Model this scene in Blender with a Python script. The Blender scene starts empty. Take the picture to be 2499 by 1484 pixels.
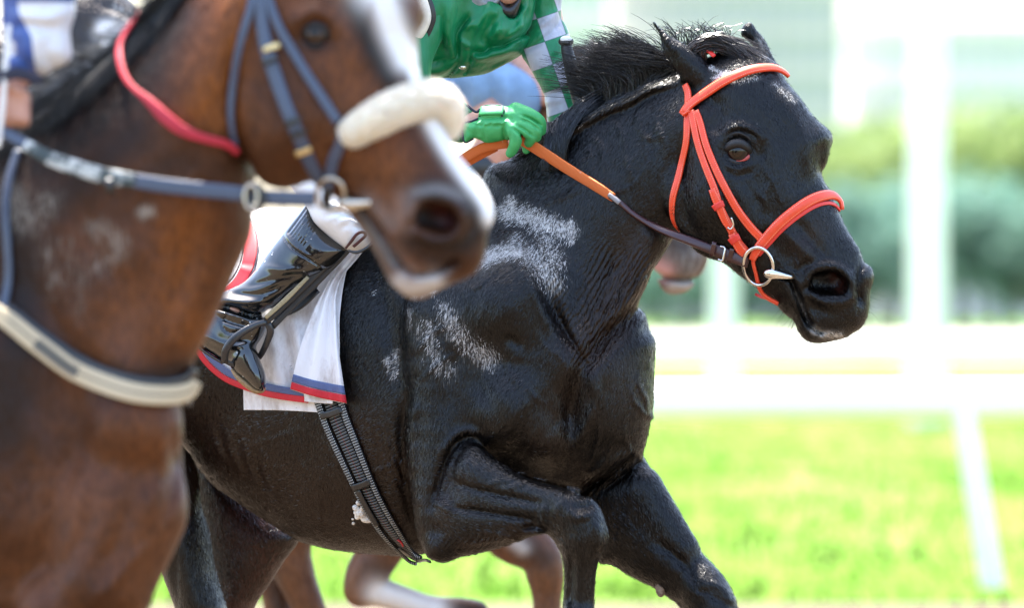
import bpy, bmesh, math, random
import numpy as np
from mathutils import Vector, Matrix

QUAL = 1.0            # voxel size multiplier (1 = final)
random.seed(7)
RNG = np.random.default_rng(7)
S = bpy.context.scene
COL = S.collection
R_ = math.radians

# ---------------------------------------------------------------- camera
CAM_H = 1.50          # metres above the turf
CAM_D = 20.0          # metres to the dark horse
cam = bpy.data.cameras.new('camera')
cam_o = bpy.data.objects.new('camera', cam)
COL.objects.link(cam_o)
cam_o.location = (0, -CAM_D, CAM_H)
cam_o.rotation_euler = (R_(90), 0, 0)
cam.sensor_width = 36.0
cam.lens = 36.0 * CAM_D / 2.498
cam.clip_start = 0.5
cam.clip_end = 5000
cam.dof.use_dof = True
cam.dof.focus_distance = CAM_D - 0.12
cam.dof.aperture_fstop = cam.lens / 84.0
cam.dof.aperture_blades = 0
S.camera = cam_o

# ---------------------------------------------------------------- sky, sun, exposure
SUN_EL, SUN_AZ = R_(71), R_(-22)          # behind the horses, a little to the left
sun_dir = Vector((math.sin(SUN_AZ) * math.cos(SUN_EL), math.cos(SUN_AZ) * math.cos(SUN_EL), math.sin(SUN_EL)))
world = bpy.data.worlds.new('World')
S.world = world
world.use_nodes = True
wn = world.node_tree
bg = wn.nodes['Background']
sky = wn.nodes.new('ShaderNodeTexSky')
sky.sky_type = 'NISHITA'
sky.sun_disc = False
sky.sun_elevation = SUN_EL
sky.sun_rotation = SUN_AZ
sky.air_density = 1.0
sky.dust_density = 2.5
wn.links.new(sky.outputs[0], bg.inputs[0])
bg.inputs[1].default_value = 0.15
sun = bpy.data.lights.new('sun', 'SUN')
sun_o = bpy.data.objects.new('sun', sun)
COL.objects.link(sun_o)
sun_o.rotation_euler = sun_dir.to_track_quat('Z', 'Y').to_euler()
sun.energy = 5.0
sun.angle = R_(0.5)
sun.color = (1.0, 0.95, 0.87)
S.view_settings.view_transform = 'Standard'
S.view_settings.look = 'None'
S.view_settings.gamma = 1.0
S.view_settings.use_curve_mapping = False
S.view_settings.exposure = 2.3
S.cycles.use_denoising = True
S.cycles.max_bounces = 6
S.cycles.diffuse_bounces = 3
S.cycles.glossy_bounces = 3
S.cycles.sample_clamp_indirect = 6

# ---------------------------------------------------------------- scene helpers
def tag(o, label=None, cat=None, group=None, kind=None):
    if label: o['label'] = label
    if cat: o['category'] = cat
    if group: o['group'] = group
    if kind: o['kind'] = kind
    return o

def empty(name, loc, label, cat, group=None):
    o = bpy.data.objects.new(name, None)
    o.empty_display_size = 0.1
    o.location = loc
    COL.objects.link(o)
    return tag(o, label, cat, group)

def mesh_obj(name, verts, faces, mat, parent=None, smooth=True, attrs=None, uv=None, kind=None):
    me = bpy.data.meshes.new(name)
    verts = np.asarray(verts, dtype=np.float32).reshape(-1, 3)
    if parent is not None:
        verts = verts - np.array(parent_world(parent), dtype=np.float32)
    if isinstance(faces, np.ndarray) and faces.ndim == 2:
        k = faces.shape[1]; n = len(faces)
        me.vertices.add(len(verts)); me.vertices.foreach_set('co', verts.ravel())
        me.loops.add(n * k); me.loops.foreach_set('vertex_index', faces.astype(np.int32).ravel())
        me.polygons.add(n)
        me.polygons.foreach_set('loop_start', np.arange(0, n * k, k, dtype=np.int32))
        try: me.polygons.foreach_set('loop_total', np.full(n, k, dtype=np.int32))
        except Exception: pass
        me.update(calc_edges=True)
        me.validate()
    else:
        me.from_pydata([tuple(v) for v in verts.tolist()], [], [tuple(int(i) for i in f) for f in faces])
        me.update()
    if smooth:
        me.polygons.foreach_set('use_smooth', np.ones(len(me.polygons), dtype=bool))
    if attrs:
        for an, av in attrs.items():
            av = np.asarray(av, dtype=np.float32)
            if av.ndim == 1:
                a = me.attributes.new(an, 'FLOAT', 'POINT'); a.data.foreach_set('value', av)
            else:
                a = me.attributes.new(an, 'FLOAT_VECTOR', 'POINT'); a.data.foreach_set('vector', av.ravel())
    if uv is not None:
        ul = me.uv_layers.new(name='UVMap')
        li = np.zeros(len(me.loops), dtype=np.int32); me.loops.foreach_get('vertex_index', li)
        ul.data.foreach_set('uv', np.asarray(uv, dtype=np.float32)[li].ravel())
    if mat: me.materials.append(mat)
    o = bpy.data.objects.new(name, me)
    COL.objects.link(o)
    if parent is not None: o.parent = parent
    if kind: o['kind'] = kind
    return o

def parent_world(p):
    v = Vector((0, 0, 0))
    while p is not None:
        v = v + Vector(p.location); p = p.parent
    return v

# picture-plane units ("px", 1/2498 of the frame at that depth): x right, y down, w towards the camera
CX, CY, DPX = 1249.0, 742.0, 20000.0
def world_pts(p, D0=20.0):
    p = np.asarray(p, dtype=np.float64).reshape(-1, 3)
    s = D0 / 20.0 / 1000.0
    out = np.empty_like(p)
    out[:, 0] = (p[:, 0] - CX) * s
    out[:, 1] = (D0 - CAM_D) - p[:, 2] * s
    out[:, 2] = CAM_H - (p[:, 1] - CY) * s
    return out
def pcx(x, w): return CX + (x - CX) * (1 - w / DPX)
def pcy(y, w): return CY + (y - CY) * (1 - w / DPX)
def at(x, y, D):
    """world point seen at picture place x, y at distance D metres from the camera"""
    s = D / 20.0 / 1000.0
    return Vector(((x - CX) * s, D - CAM_D, CAM_H - (y - CY) * s))

# ---------------------------------------------------------------- splines
def catmull(pts, n=8, closed=False):
    P = np.asarray(pts, dtype=np.float64)
    if len(P) == 2 and not closed:
        t = np.linspace(0, 1, n + 1)[:, None]
        return P[0] * (1 - t) + P[1] * t
    if closed:
        Q = np.vstack([P[-1], P, P[0], P[1]]); m = len(P)
    else:
        Q = np.vstack([2 * P[0] - P[1], P, 2 * P[-1] - P[-2]]); m = len(P) - 1
    out = []
    t = np.linspace(0, 1, n, endpoint=False)[:, None]
    for i in range(m):
        a, b, c, d = Q[i], Q[i + 1], Q[i + 2], Q[i + 3]
        out.append(0.5 * (2 * b + (c - a) * t + (2 * a - 5 * b + 4 * c - d) * t ** 2 + (3 * b - a - 3 * c + d) * t ** 3))
    if not closed: out.append(P[-1:])
    return np.vstack(out)

def even(poly, step):
    P = np.asarray(poly, dtype=np.float64)
    seg = np.linalg.norm(np.diff(P, axis=0), axis=1)
    L = np.concatenate([[0], np.cumsum(seg)])
    n = max(2, int(round(L[-1] / step)) + 1)
    q = np.linspace(0, L[-1], n)
    return np.stack([np.interp(q, L, P[:, k]) for k in range(P.shape[1])], axis=1)

# ---------------------------------------------------------------- volumes: bodies grown from traced outlines and muscles
def smin(a, b, k):
    h = np.maximum(k - np.abs(a - b), 0) / k
    return np.minimum(a, b) - h * h * k * 0.25
def smax(a, b, k): return -smin(-a, -b, k)
def blur2(a, n):
    for _ in range(n):
        b = np.pad(a, 1, mode='edge')
        a = (b[:-2, 1:-1] + 2 * b[1:-1, 1:-1] + b[2:, 1:-1]) / 4
        b = np.pad(a, 1, mode='edge')
        a = (b[1:-1, :-2] + 2 * b[1:-1, 1:-1] + b[1:-1, 2:]) / 4
    return a.astype(np.float32)
def axis(*parts):
    """axis((a, b, step), (b, c, step2)...)"""
    out = []
    for a, b, st in parts:
        out.append(np.arange(a, b, st))
    out.append(np.array([parts[-1][1]]))
    return np.unique(np.concatenate(out)).astype(np.float32)

def poly_sd(X, Y, pts):
    """signed distance (negative inside) of closed outline on a 2D grid"""
    d = np.full(X.shape, 1e9, dtype=np.float32)
    ins = np.zeros(X.shape, dtype=bool)
    n = len(pts)
    for i in range(n):
        ax, ay = pts[i]; bx, by = pts[(i + 1) % n]
        ex, ey = bx - ax, by - ay
        L = ex * ex + ey * ey
        if L < 1e-9: continue
        px, py = X - ax, Y - ay
        t = np.clip((px * ex + py * ey) / L, 0, 1)
        dd = (px - ex * t) ** 2 + (py - ey * t) ** 2
        np.minimum(d, dd, out=d)
        if ey != 0:
            c = (ay <= Y) != (by <= Y)
            xi = ax + (Y - ay) * ex / ey
            ins ^= c & (X < xi)
    d = np.sqrt(d)
    return np.where(ins, -d, d).astype(np.float32)

def line_d(X, Y, pts):
    d = np.full(X.shape, 1e9, dtype=np.float32)
    for i in range(len(pts) - 1):
        ax, ay = pts[i][:2]; bx, by = pts[i + 1][:2]
        ex, ey = bx - ax, by - ay
        L = ex * ex + ey * ey + 1e-9
        px, py = X - ax, Y - ay
        t = np.clip((px * ex + py * ey) / L, 0, 1)
        np.minimum(d, (px - ex * t) ** 2 + (py - ey * t) ** 2, out=d)
    return np.sqrt(d)

class Vol:
    def __init__(s, xs, ys, ws, D0=20.0):
        s.xs, s.ys, s.ws, s.D0 = xs, ys, ws, D0
        s.d = np.full((len(xs), len(ys), len(ws)), 500.0, dtype=np.float32)
    def sl(s, lo, hi):
        r = []
        for a, l, h in zip((s.xs, s.ys, s.ws), lo, hi):
            i0 = int(np.searchsorted(a, l)); i1 = int(np.searchsorted(a, h))
            r.append(slice(max(0, i0 - 1), min(len(a), i1 + 1)))
        return tuple(r)
    def put(s, q, v, k, op):
        cur = s.d[q]
        if op == 'add': s.d[q] = smin(cur, v, k) if k > 0 else np.minimum(cur, v)
        else: s.d[q] = smax(cur, -v, k) if k > 0 else np.maximum(cur, -v)
    def inflate(s, pts, wc, T, R, k=20, soft=6, spline=6, op='add'):
        """a rounded solid whose outline (seen from the front) is the traced closed line"""
        f = wc if callable(wc) else (lambda X, Y: wc + 0 * X)
        P = np.asarray(pts, dtype=np.float64)
        w0 = f(P[:, 0], P[:, 1])
        P = np.stack([pcx(P[:, 0], w0), pcy(P[:, 1], w0)], axis=1)
        if spline: P = catmull(P, spline, True)
        lo = P.min(0) - k - 15; hi = P.max(0) + k + 15
        q = s.sl((lo[0], lo[1], -1e9), (hi[0], hi[1], 1e9))
        X, Y = np.meshgrid(s.xs[q[0]], s.ys[q[1]], indexing='ij')
        sd = -poly_sd(X, Y, P)
        if soft:
            sb = blur2(sd, soft)
            m = np.clip(sd / (R * 0.35), 0, 1)
            sd = sd * (1 - m) + sb * m
        W = f(X, Y).astype(np.float32)
        Tm = (T(X, Y) if callable(T) else T) * np.ones_like(X)
        Tx = float(np.max(Tm)); wl, wh = float(W.min()) - Tx - k - 20, float(W.max()) + Tx + k + 20
        q = s.sl((lo[0], lo[1], wl), (hi[0], hi[1], wh))
        w = s.ws[q[2]][None, None, :]
        e = np.maximum(0, 1 - sd / R)[:, :, None].astype(np.float32)
        v = (np.sqrt(e * e + ((w - W[:, :, None]) / Tm[:, :, None]) ** 2) - 1) * np.minimum(R, Tm)[:, :, None]
        s.put(q, v.astype(np.float32), k, op)
    def limb(s, pts, k=20, n=5, up=None, op='add', raw=False):
        """a tapered chain through (x, y, w, r[, r_side]) points"""
        P = np.array([(p[0], p[1], p[2], p[3], p[4] if len(p) > 4 else p[3]) for p in pts], dtype=np.float64)
        if not raw:
            P[:, 0] = pcx(P[:, 0], P[:, 2]); P[:, 1] = pcy(P[:, 1], P[:, 2])
        if len(P) == 1: P = np.vstack([P, P + [0.5, 0, 0, 0, 0]])
        elif len(P) > 2: P = catmull(P, n)
        P[:, 3:] = np.maximum(P[:, 3:], 0.5)
        u0 = np.array(up if up is not None else (0, 0, 1.0))
        acc = None
        rm = P[:, 3:].max(1)
        lo = P[:, :3].min(0) - rm.max() - k - 12; hi = P[:, :3].max(0) + rm.max() + k + 12
        q0 = s.sl(lo, hi)
        acc = np.full((q0[0].stop - q0[0].start, q0[1].stop - q0[1].start, q0[2].stop - q0[2].start), 500.0, dtype=np.float32)
        for i in range(len(P) - 1):
            a, b = P[i, :3], P[i + 1, :3]
            rr = max(rm[i], rm[i + 1])
            q = s.sl(np.minimum(a, b) - rr - k - 12, np.maximum(a, b) + rr + k + 12)
            X = s.xs[q[0]][:, None, None] - a[0]; Y = s.ys[q[1]][None, :, None] - a[1]; W = s.ws[q[2]][None, None, :] - a[2]
            ax = b - a; L = float(np.linalg.norm(ax)) + 1e-9; ax = ax / L
            t = np.clip((X * ax[0] + Y * ax[1] + W * ax[2]) / L, 0, 1).astype(np.float32)
            r1 = P[i, 3] + (P[i + 1, 3] - P[i, 3]) * t
            ox, oy, ow = X - ax[0] * L * t, Y - ax[1] * L * t, W - ax[2] * L * t
            if np.allclose(P[i:i + 2, 3], P[i:i + 2, 4]):
                v = np.sqrt(ox * ox + oy * oy + ow * ow) - r1
            else:
                r2 = P[i, 4] + (P[i + 1, 4] - P[i, 4]) * t
                n2 = u0 - ax * np.dot(u0, ax); n2 = n2 / (np.linalg.norm(n2) + 1e-9)
                o2 = ox * n2[0] + oy * n2[1] + ow * n2[2]
                o1s = np.maximum(ox * ox + oy * oy + ow * ow - o2 * o2, 0)
                k0 = np.sqrt(o1s / (r1 * r1) + (o2 / r2) ** 2)
                k1 = np.sqrt(o1s / r1 ** 4 + (o2 / (r2 * r2)) ** 2) + 1e-9
                v = np.where(k0 < 1e-3, -np.minimum(r1, r2), k0 * (k0 - 1) / k1)
            z = tuple(slice(c.start - c0.start, c.stop - c0.start) for c, c0 in zip(q, q0))
            acc[z] = np.minimum(acc[z], v)
        s.put(q0, acc, k, op)
    def brush(s, pts, sigma, amp, wmin=-1e9, wat=0.0, taper=True, n=6, soft=25.0):
        """a modelling stroke on the camera side: amp > 0 presses in, amp < 0 raises"""
        P = np.array([(pcx(p[0], wat), pcy(p[1], wat)) for p in pts], dtype=np.float64)
        if len(P) == 1: P = np.vstack([P, P + 0.5])
        else: P = even(catmull(P, n), max(4.0, sigma * 0.5))
        m = 2.6 * sigma
        lo = P.min(0) - m; hi = P.max(0) + m
        q = s.sl((lo[0], lo[1], wmin - soft), (hi[0], hi[1], 1e9))
        X, Y = np.meshgrid(s.xs[q[0]], s.ys[q[1]], indexing='ij')
        if taper and len(P) > 3:
            g = np.zeros_like(X)
            L = len(P) - 1
            for i in range(L):
                tt = (i + 0.5) / L
                a = min(1, 4 * tt, 4 * (1 - tt)) ** 0.7
                g = np.maximum(g, a * np.exp(-(line_d(X, Y, P[i:i + 2]) / sigma) ** 2))
        else:
            g = np.exp(-(line_d(X, Y, P) / sigma) ** 2)
        w = s.ws[q[2]]
        mk = np.clip((w - wmin) / soft, 0, 1)[None, None, :]
        s.d[q] += (amp * g[:, :, None] * mk).astype(np.float32)
    def front(s):
        """depth of the front surface for each column (nan where nothing)"""
        neg = s.d < 0
        rev = neg[:, :, ::-1]
        any_ = neg.any(2)
        j = len(s.ws) - 1 - rev.argmax(2)
        j = np.clip(j, 0, len(s.ws) - 2)
        I, J = np.meshgrid(np.arange(len(s.xs)), np.arange(len(s.ys)), indexing='ij')
        d0, d1 = s.d[I, J, j], s.d[I, J, j + 1]
        t = np.clip(d0 / (d0 - d1 + 1e-9), 0, 1)
        w = s.ws[j] + (s.ws[j + 1] - s.ws[j]) * t
        w[~any_] = np.nan
        return w
    def mesh(s):
        d = s.d
        nx, ny, nz = d.shape
        ins = (d < 0)
        c = np.zeros((nx - 1, ny - 1, nz - 1), dtype=np.uint8)
        for i in (0, 1):
            for j in (0, 1):
                for k in (0, 1):
                    c += ins[i:nx - 1 + i, j:ny - 1 + j, k:nz - 1 + k]
        act = (c > 0) & (c < 8)
        del c
        idx = np.argwhere(act)
        I, J, K = idx[:, 0], idx[:, 1], idx[:, 2]
        vid = np.full(act.shape, -1, dtype=np.int32)
        vid[I, J, K] = np.arange(len(idx))
        cs = [(i, j, k) for i in (0, 1) for j in (0, 1) for k in (0, 1)]
        val = {o: d[I + o[0], J + o[1], K + o[2]] for o in cs}
        acc = np.zeros((len(idx), 3)); cnt = np.zeros(len(idx))
        for a in cs:
            for ax in range(3):
                if a[ax]: continue
                b = list(a); b[ax] = 1; b = tuple(b)
                va, vb = val[a], val[b]
                m = (va < 0) != (vb < 0)
                t = np.where(m, va / np.where(m, va - vb, 1), 0)
                p = np.array(a, dtype=np.float64)[None, :].repeat(len(idx), 0)
                p[:, ax] += t
                acc[m] += p[m]; cnt += m
        f = acc / cnt[:, None]
        V = np.stack([ax_[q] + (ax_[q + 1] - ax_[q]) * f[:, n] for n, (ax_, q) in enumerate(((s.xs, I), (s.ys, J), (s.ws, K)))], axis=1)
        F = []
        for ax in range(3):
            A = [slice(1, -1)] * 3; A[ax] = slice(0, -1)
            B = [slice(1, -1)] * 3; B[ax] = slice(1, None)
            e = ins[tuple(A)] != ins[tuple(B)]
            p = np.argwhere(e)
            flip = ins[tuple(A)][p[:, 0], p[:, 1], p[:, 2]]
            o = [1, 1, 1]; o[ax] = 0
            p = p + np.array(o)
            u, v = [(1, 2), (2, 0), (0, 1)][ax]
            q = []
            for du, dv in ((-1, -1), (0, -1), (0, 0), (-1, 0)):
                r = p.copy(); r[:, u] += du; r[:, v] += dv
                q.append(vid[r[:, 0], r[:, 1], r[:, 2]])
            q = np.stack(q, axis=1)
            q[~flip] = q[~flip][:, ::-1]
            F.append(q)
        F = np.vstack(F)
        return V, F[:, ::-1]     # picture axes are left-handed

def relax(V, F, it=2, lam=0.5):
    n = len(V)
    V = V.copy()
    e = np.vstack([F[:, [0, 1]], F[:, [1, 2]], F[:, [2, 3]], F[:, [3, 0]]])
    deg = np.bincount(e[:, 0], minlength=n) + np.bincount(e[:, 1], minlength=n)
    for _ in range(it):
        m = np.zeros_like(V)
        for k in range(3):
            m[:, k] = np.bincount(e[:, 0], V[e[:, 1], k], n) + np.bincount(e[:, 1], V[e[:, 0], k], n)
        V += lam * (m / np.maximum(deg, 1)[:, None] - V)
    return V

class Hmap:
    """front surface of a volume as a height field for laying things on it"""
    def __init__(s, xs, ys, w, smooth=2, D0=20.0):
        s.xs, s.ys = xs, ys
        bad = np.isnan(w)
        s.ok = ~bad
        f = np.where(bad, 0, w); m = s.ok.astype(np.float32)
        for it in range(30):                    # grow past the outline, falling back
            fm = blur2(f * m, 1); mm = blur2(m, 1)
            new = (m == 0) & (mm > 0.01)
            f = np.where(new, fm / np.maximum(mm, 1e-6) - 6, f); m = np.where(new, 1, m)
        s.w = np.where(m > 0, f, -300)
        s.w = blur2(s.w, smooth)
    def raw(s, x, y):
        x = np.clip(np.asarray(x, float), s.xs[0], s.xs[-1] - .01); y = np.clip(np.asarray(y, float), s.ys[0], s.ys[-1] - .01)
        i = np.clip(np.searchsorted(s.xs, x, side='right') - 1, 0, len(s.xs) - 2); j = np.clip(np.searchsorted(s.ys, y, side='right') - 1, 0, len(s.ys) - 2)
        fx = (x - s.xs[i]) / (s.xs[i + 1] - s.xs[i]); fy = (y - s.ys[j]) / (s.ys[j + 1] - s.ys[j])
        a = s.w
        return a[i, j] * (1 - fx) * (1 - fy) + a[i + 1, j] * fx * (1 - fy) + a[i, j + 1] * (1 - fx) * fy + a[i + 1, j + 1] * fx * fy
    def __call__(s, x, y):
        """returns model place (x, y, w) of the surface seen at picture place x, y"""
        x = np.asarray(x, float); y = np.asarray(y, float)
        w = s.raw(x, y)
        for _ in range(2): w = s.raw(pcx(x, w), pcy(y, w))
        return np.stack([pcx(x, w), pcy(y, w), w], axis=-1)
    def normal(s, x, y, e=14.0):
        dx = (s.raw(x + e, y) - s.raw(x - e, y)) / (2 * e); dy = (s.raw(x, y + e) - s.raw(x, y - e)) / (2 * e)
        n = np.stack([-dx, -dy, np.ones_like(dx)], axis=-1)
        return n / np.linalg.norm(n, axis=-1, keepdims=True)

def strap(name, pts, width, mat, parent, hm=None, off=6.0, thick=5.0, D0=20.0, ws=None, sm=3, step=9.0, nrm=None, crown=0.0, closed=False):
    """a flat strap with real thickness. pts: (x, y) laid on hm, or (x, y, w) free. width: number or list per control point"""
    P = np.asarray([p[:2] for p in pts], float)
    wd = np.asarray(width if hasattr(width, '__len__') else [width] * len(P), float)
    if hm is None:
        Wc = np.asarray([p[2] for p in pts], float)
        P = np.stack([pcx(P[:, 0], Wc), pcy(P[:, 1], Wc), Wc, wd], axis=1)
        P = even(catmull(P, 10, closed), step)
        C, wd = P[:, :3], P[:, 3]
        N = np.tile(np.array(nrm if nrm is not None else (0, 0, 1.0), float), (len(C), 1)) if (nrm is None or np.ndim(nrm) == 1) else catmull(nrm, 10)
        if len(N) != len(C):
            q = np.linspace(0, len(N) - 1, len(C)); N = np.stack([np.interp(q, np.arange(len(N)), N[:, k]) for k in range(3)], 1)
    else:
        Q = np.stack([P[:, 0], P[:, 1], wd], axis=1)
        Q = even(catmull(Q, 10, closed), step)
        C = hm(Q[:, 0], Q[:, 1]); wd = Q[:, 2]
        N = hm.normal(C[:, 0], C[:, 1])
        for _ in range(sm):
            for A in (C[:, 2:3], N):
                B = np.pad(A, ((1, 1), (0, 0)), mode='edge'); A[:] = (B[:-2] + 2 * B[1:-1] + B[2:]) / 4
        N /= np.linalg.norm(N, axis=1, keepdims=True)
        C = C + N * off
    T = np.gradient(C, axis=0); T /= np.linalg.norm(T, axis=1, keepdims=True) + 1e-9
    Sd = np.cross(T, N); Sd /= np.linalg.norm(Sd, axis=1, keepdims=True) + 1e-9
    N = np.cross(Sd, T)
    h = thick / 2
    prof = [(-1, -h), (-1, h * .4), (-.9, h), (-.45, h + crown * .8), (0, h + crown), (.45, h + crown * .8), (.9, h), (1, h * .4), (1, -h)]
    V, UV = [], []
    L = np.concatenate([[0], np.cumsum(np.linalg.norm(np.diff(C, axis=0), axis=1))])
    for u, v in prof:
        V.append(C + Sd * (u * wd / 2)[:, None] + N * v); UV.append(np.stack([L, np.full(len(C), u)], 1))
    m, n = len(prof), len(C)
    V = np.stack(V, 1).reshape(-1, 3); UV = np.stack(UV, 1).reshape(-1, 2)
    F = []
    rng = n if closed else n - 1
    for i in range(rng):
        i2 = (i + 1) % n
        for j in range(m):
            k = (j + 1) % m
            F.append((i * m + j, i * m + k, i2 * m + k, i2 * m + j))
    F = np.array(F)
    if not closed:
        F = list(map(tuple, F)) + [tuple(range(m - 1, -1, -1)), tuple((n - 1) * m + j for j in range(m))]
    return mesh_obj(name, world_pts(V, D0), F, mat, parent, uv=UV)

def tube(name, pts, r, mat, parent, D0=20.0, nseg=10, step=8.0, closed=False, free=True, squash=1.0, attrs=None):
    P = np.array([(p[0], p[1], p[2], p[3] if len(p) > 3 else r) for p in pts], float)
    P[:, 0] = pcx(P[:, 0], P[:, 2]); P[:, 1] = pcy(P[:, 1], P[:, 2])
    P = catmull(P, 10, closed)
    if closed: P = np.vstack([P, P[:1]])
    P = even(P, step)
    if closed: P = P[:-1]
    C = P[:, :3]; r_ = P[:, 3]
    T = (np.roll(C, -1, 0) - np.roll(C, 1, 0)) if closed else np.gradient(C, axis=0)
    T /= np.linalg.norm(T, axis=1, keepdims=True) + 1e-9
    u = np.array([0, 0, 1.0]); N = []
    ref = u if abs(T[0] @ u) < .9 else np.array([0, 1.0, 0])
    for t in T:
        ref = ref - t * (ref @ t); ref /= np.linalg.norm(ref) + 1e-9; N.append(ref)
    N = np.array(N); B = np.cross(T, N)
    a = np.linspace(0, 2 * np.pi, nseg, endpoint=False)
    V = C[:, None, :] + r_[:, None, None] * (np.cos(a)[None, :, None] * N[:, None, :] * squash + np.sin(a)[None, :, None] * B[:, None, :])
    n = len(C)
    F = []
    for i in range(n if closed else n - 1):
        i2 = (i + 1) % n
        for j in range(nseg):
            k = (j + 1) % nseg
            F.append((i * nseg + j, i * nseg + k, i2 * nseg + k, i2 * nseg + j))
    if not closed:
        F += [tuple(range(nseg - 1, -1, -1)), tuple((n - 1) * nseg + j for j in range(nseg))]
    F = [f[::-1] for f in F]
    L = np.concatenate([[0], np.cumsum(np.linalg.norm(np.diff(C, axis=0), axis=1))])
    UV = np.stack([np.repeat(L, nseg), np.tile(a, n)], 1)
    return mesh_obj(name, world_pts(V.reshape(-1, 3), D0), F, mat, parent, uv=UV)

# ---------------------------------------------------------------- materials
class Mat:
    def __init__(s, name):
        s.m = bpy.data.materials.new(name); s.m.use_nodes = True
        s.nt = s.m.node_tree; s.n = s.nt.nodes; s.b = s.n['Principled BSDF']
    def node(s, t, **kw):
        n = s.n.new(t)
        for k, v in kw.items():
            if k.startswith('i_'):
                key = k[2:]
                n.inputs[int(key) if key.isdigit() else key].default_value = v
            else: setattr(n, k, v)
        return n
    def link(s, a, b): s.nt.links.new(a, b); return s
    def set(s, **kw):
        for k, v in kw.items(): s.b.inputs[k.replace('_', ' ')].default_value = v
        return s
    def coord(s, kind='Object', scale=(1, 1, 1), rot=(0, 0, 0)):
        tc = s.node('ShaderNodeTexCoord'); mp = s.node('ShaderNodeMapping')
        mp.inputs['Scale'].default_value = scale; mp.inputs['Rotation'].default_value = rot
        s.link(tc.outputs[kind], mp.inputs['Vector']); return mp.outputs[0]
    def noise(s, vec, scale, detail=4, rough=.55):
        n = s.node('ShaderNodeTexNoise'); n.inputs['Scale'].default_value = scale; n.inputs['Detail'].default_value = detail; n.inputs['Roughness'].default_value = rough
        s.link(vec, n.inputs['Vector']); return n.outputs['Fac']
    def ramp(s, fac, *stops):
        r = s.node('ShaderNodeValToRGB'); el = r.color_ramp.elements
        while len(el) < len(stops): el.new(0.5)
        for e, (p, c) in zip(el, stops):
            e.position = p; e.color = (*c, 1) if len(c) == 3 else c
        s.link(fac, r.inputs[0]); return r.outputs[0]
    def math(s, op, a, b=None, clamp=False):
        n = s.node('ShaderNodeMath', operation=op, use_clamp=clamp)
        for i, v in enumerate((a, b)):
            if v is None: continue
            if isinstance(v, (int, float)): n.inputs[i].default_value = v
            else: s.link(v, n.inputs[i])
        return n.outputs[0]
    def mix(s, fac, a, b):
        n = s.node('ShaderNodeMix', data_type='RGBA')
        for i, v in ((0, fac), (6, a), (7, b)):
            if isinstance(v, (int, float)): n.inputs[i].default_value = v
            elif isinstance(v, tuple): n.inputs[i].default_value = (*v, 1)
            else: s.link(v, n.inputs[i])
        return n.outputs[2]
    def attr(s, name):
        return s.node('ShaderNodeAttribute', attribute_name=name).outputs['Fac']
    def bump(s, h, strength=.3, dist=.01, prev=None):
        b = s.node('ShaderNodeBump'); b.inputs['Strength'].default_value = strength; b.inputs['Distance'].default_value = dist
        s.link(h, b.inputs['Height'])
        if prev is not None: s.link(prev, b.inputs['Normal'])
        return b.outputs[0]
    def col(s, c): s.link(c, s.b.inputs['Base Color']); return s
    def rough(s, c): s.link(c, s.b.inputs['Roughness']); return s
    def nrm(s, c): s.link(c, s.b.inputs['Normal']); return s

def simple(name, color, rough=.5, var=.15, scale=40, metal=0.0, coat=0.0, bump=.15, bscale=None, spec=.5, bdist=.003):
    m = Mat(name); v = m.coord()
    n = m.noise(v, scale, 5)
    c1 = tuple(x * (1 - var) for x in color); c2 = tuple(min(1, x * (1 + var)) for x in color)
    m.col(m.ramp(n, (.3, c1), (.7, c2)))
    m.set(Roughness=rough, Metallic=metal, Coat_Weight=coat)
    m.b.inputs['Specular IOR Level'].default_value = spec
    if bump:
        m.nrm(m.bump(m.noise(v, bscale or scale * 4, 4), bump, bdist))
    return m.m
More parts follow.
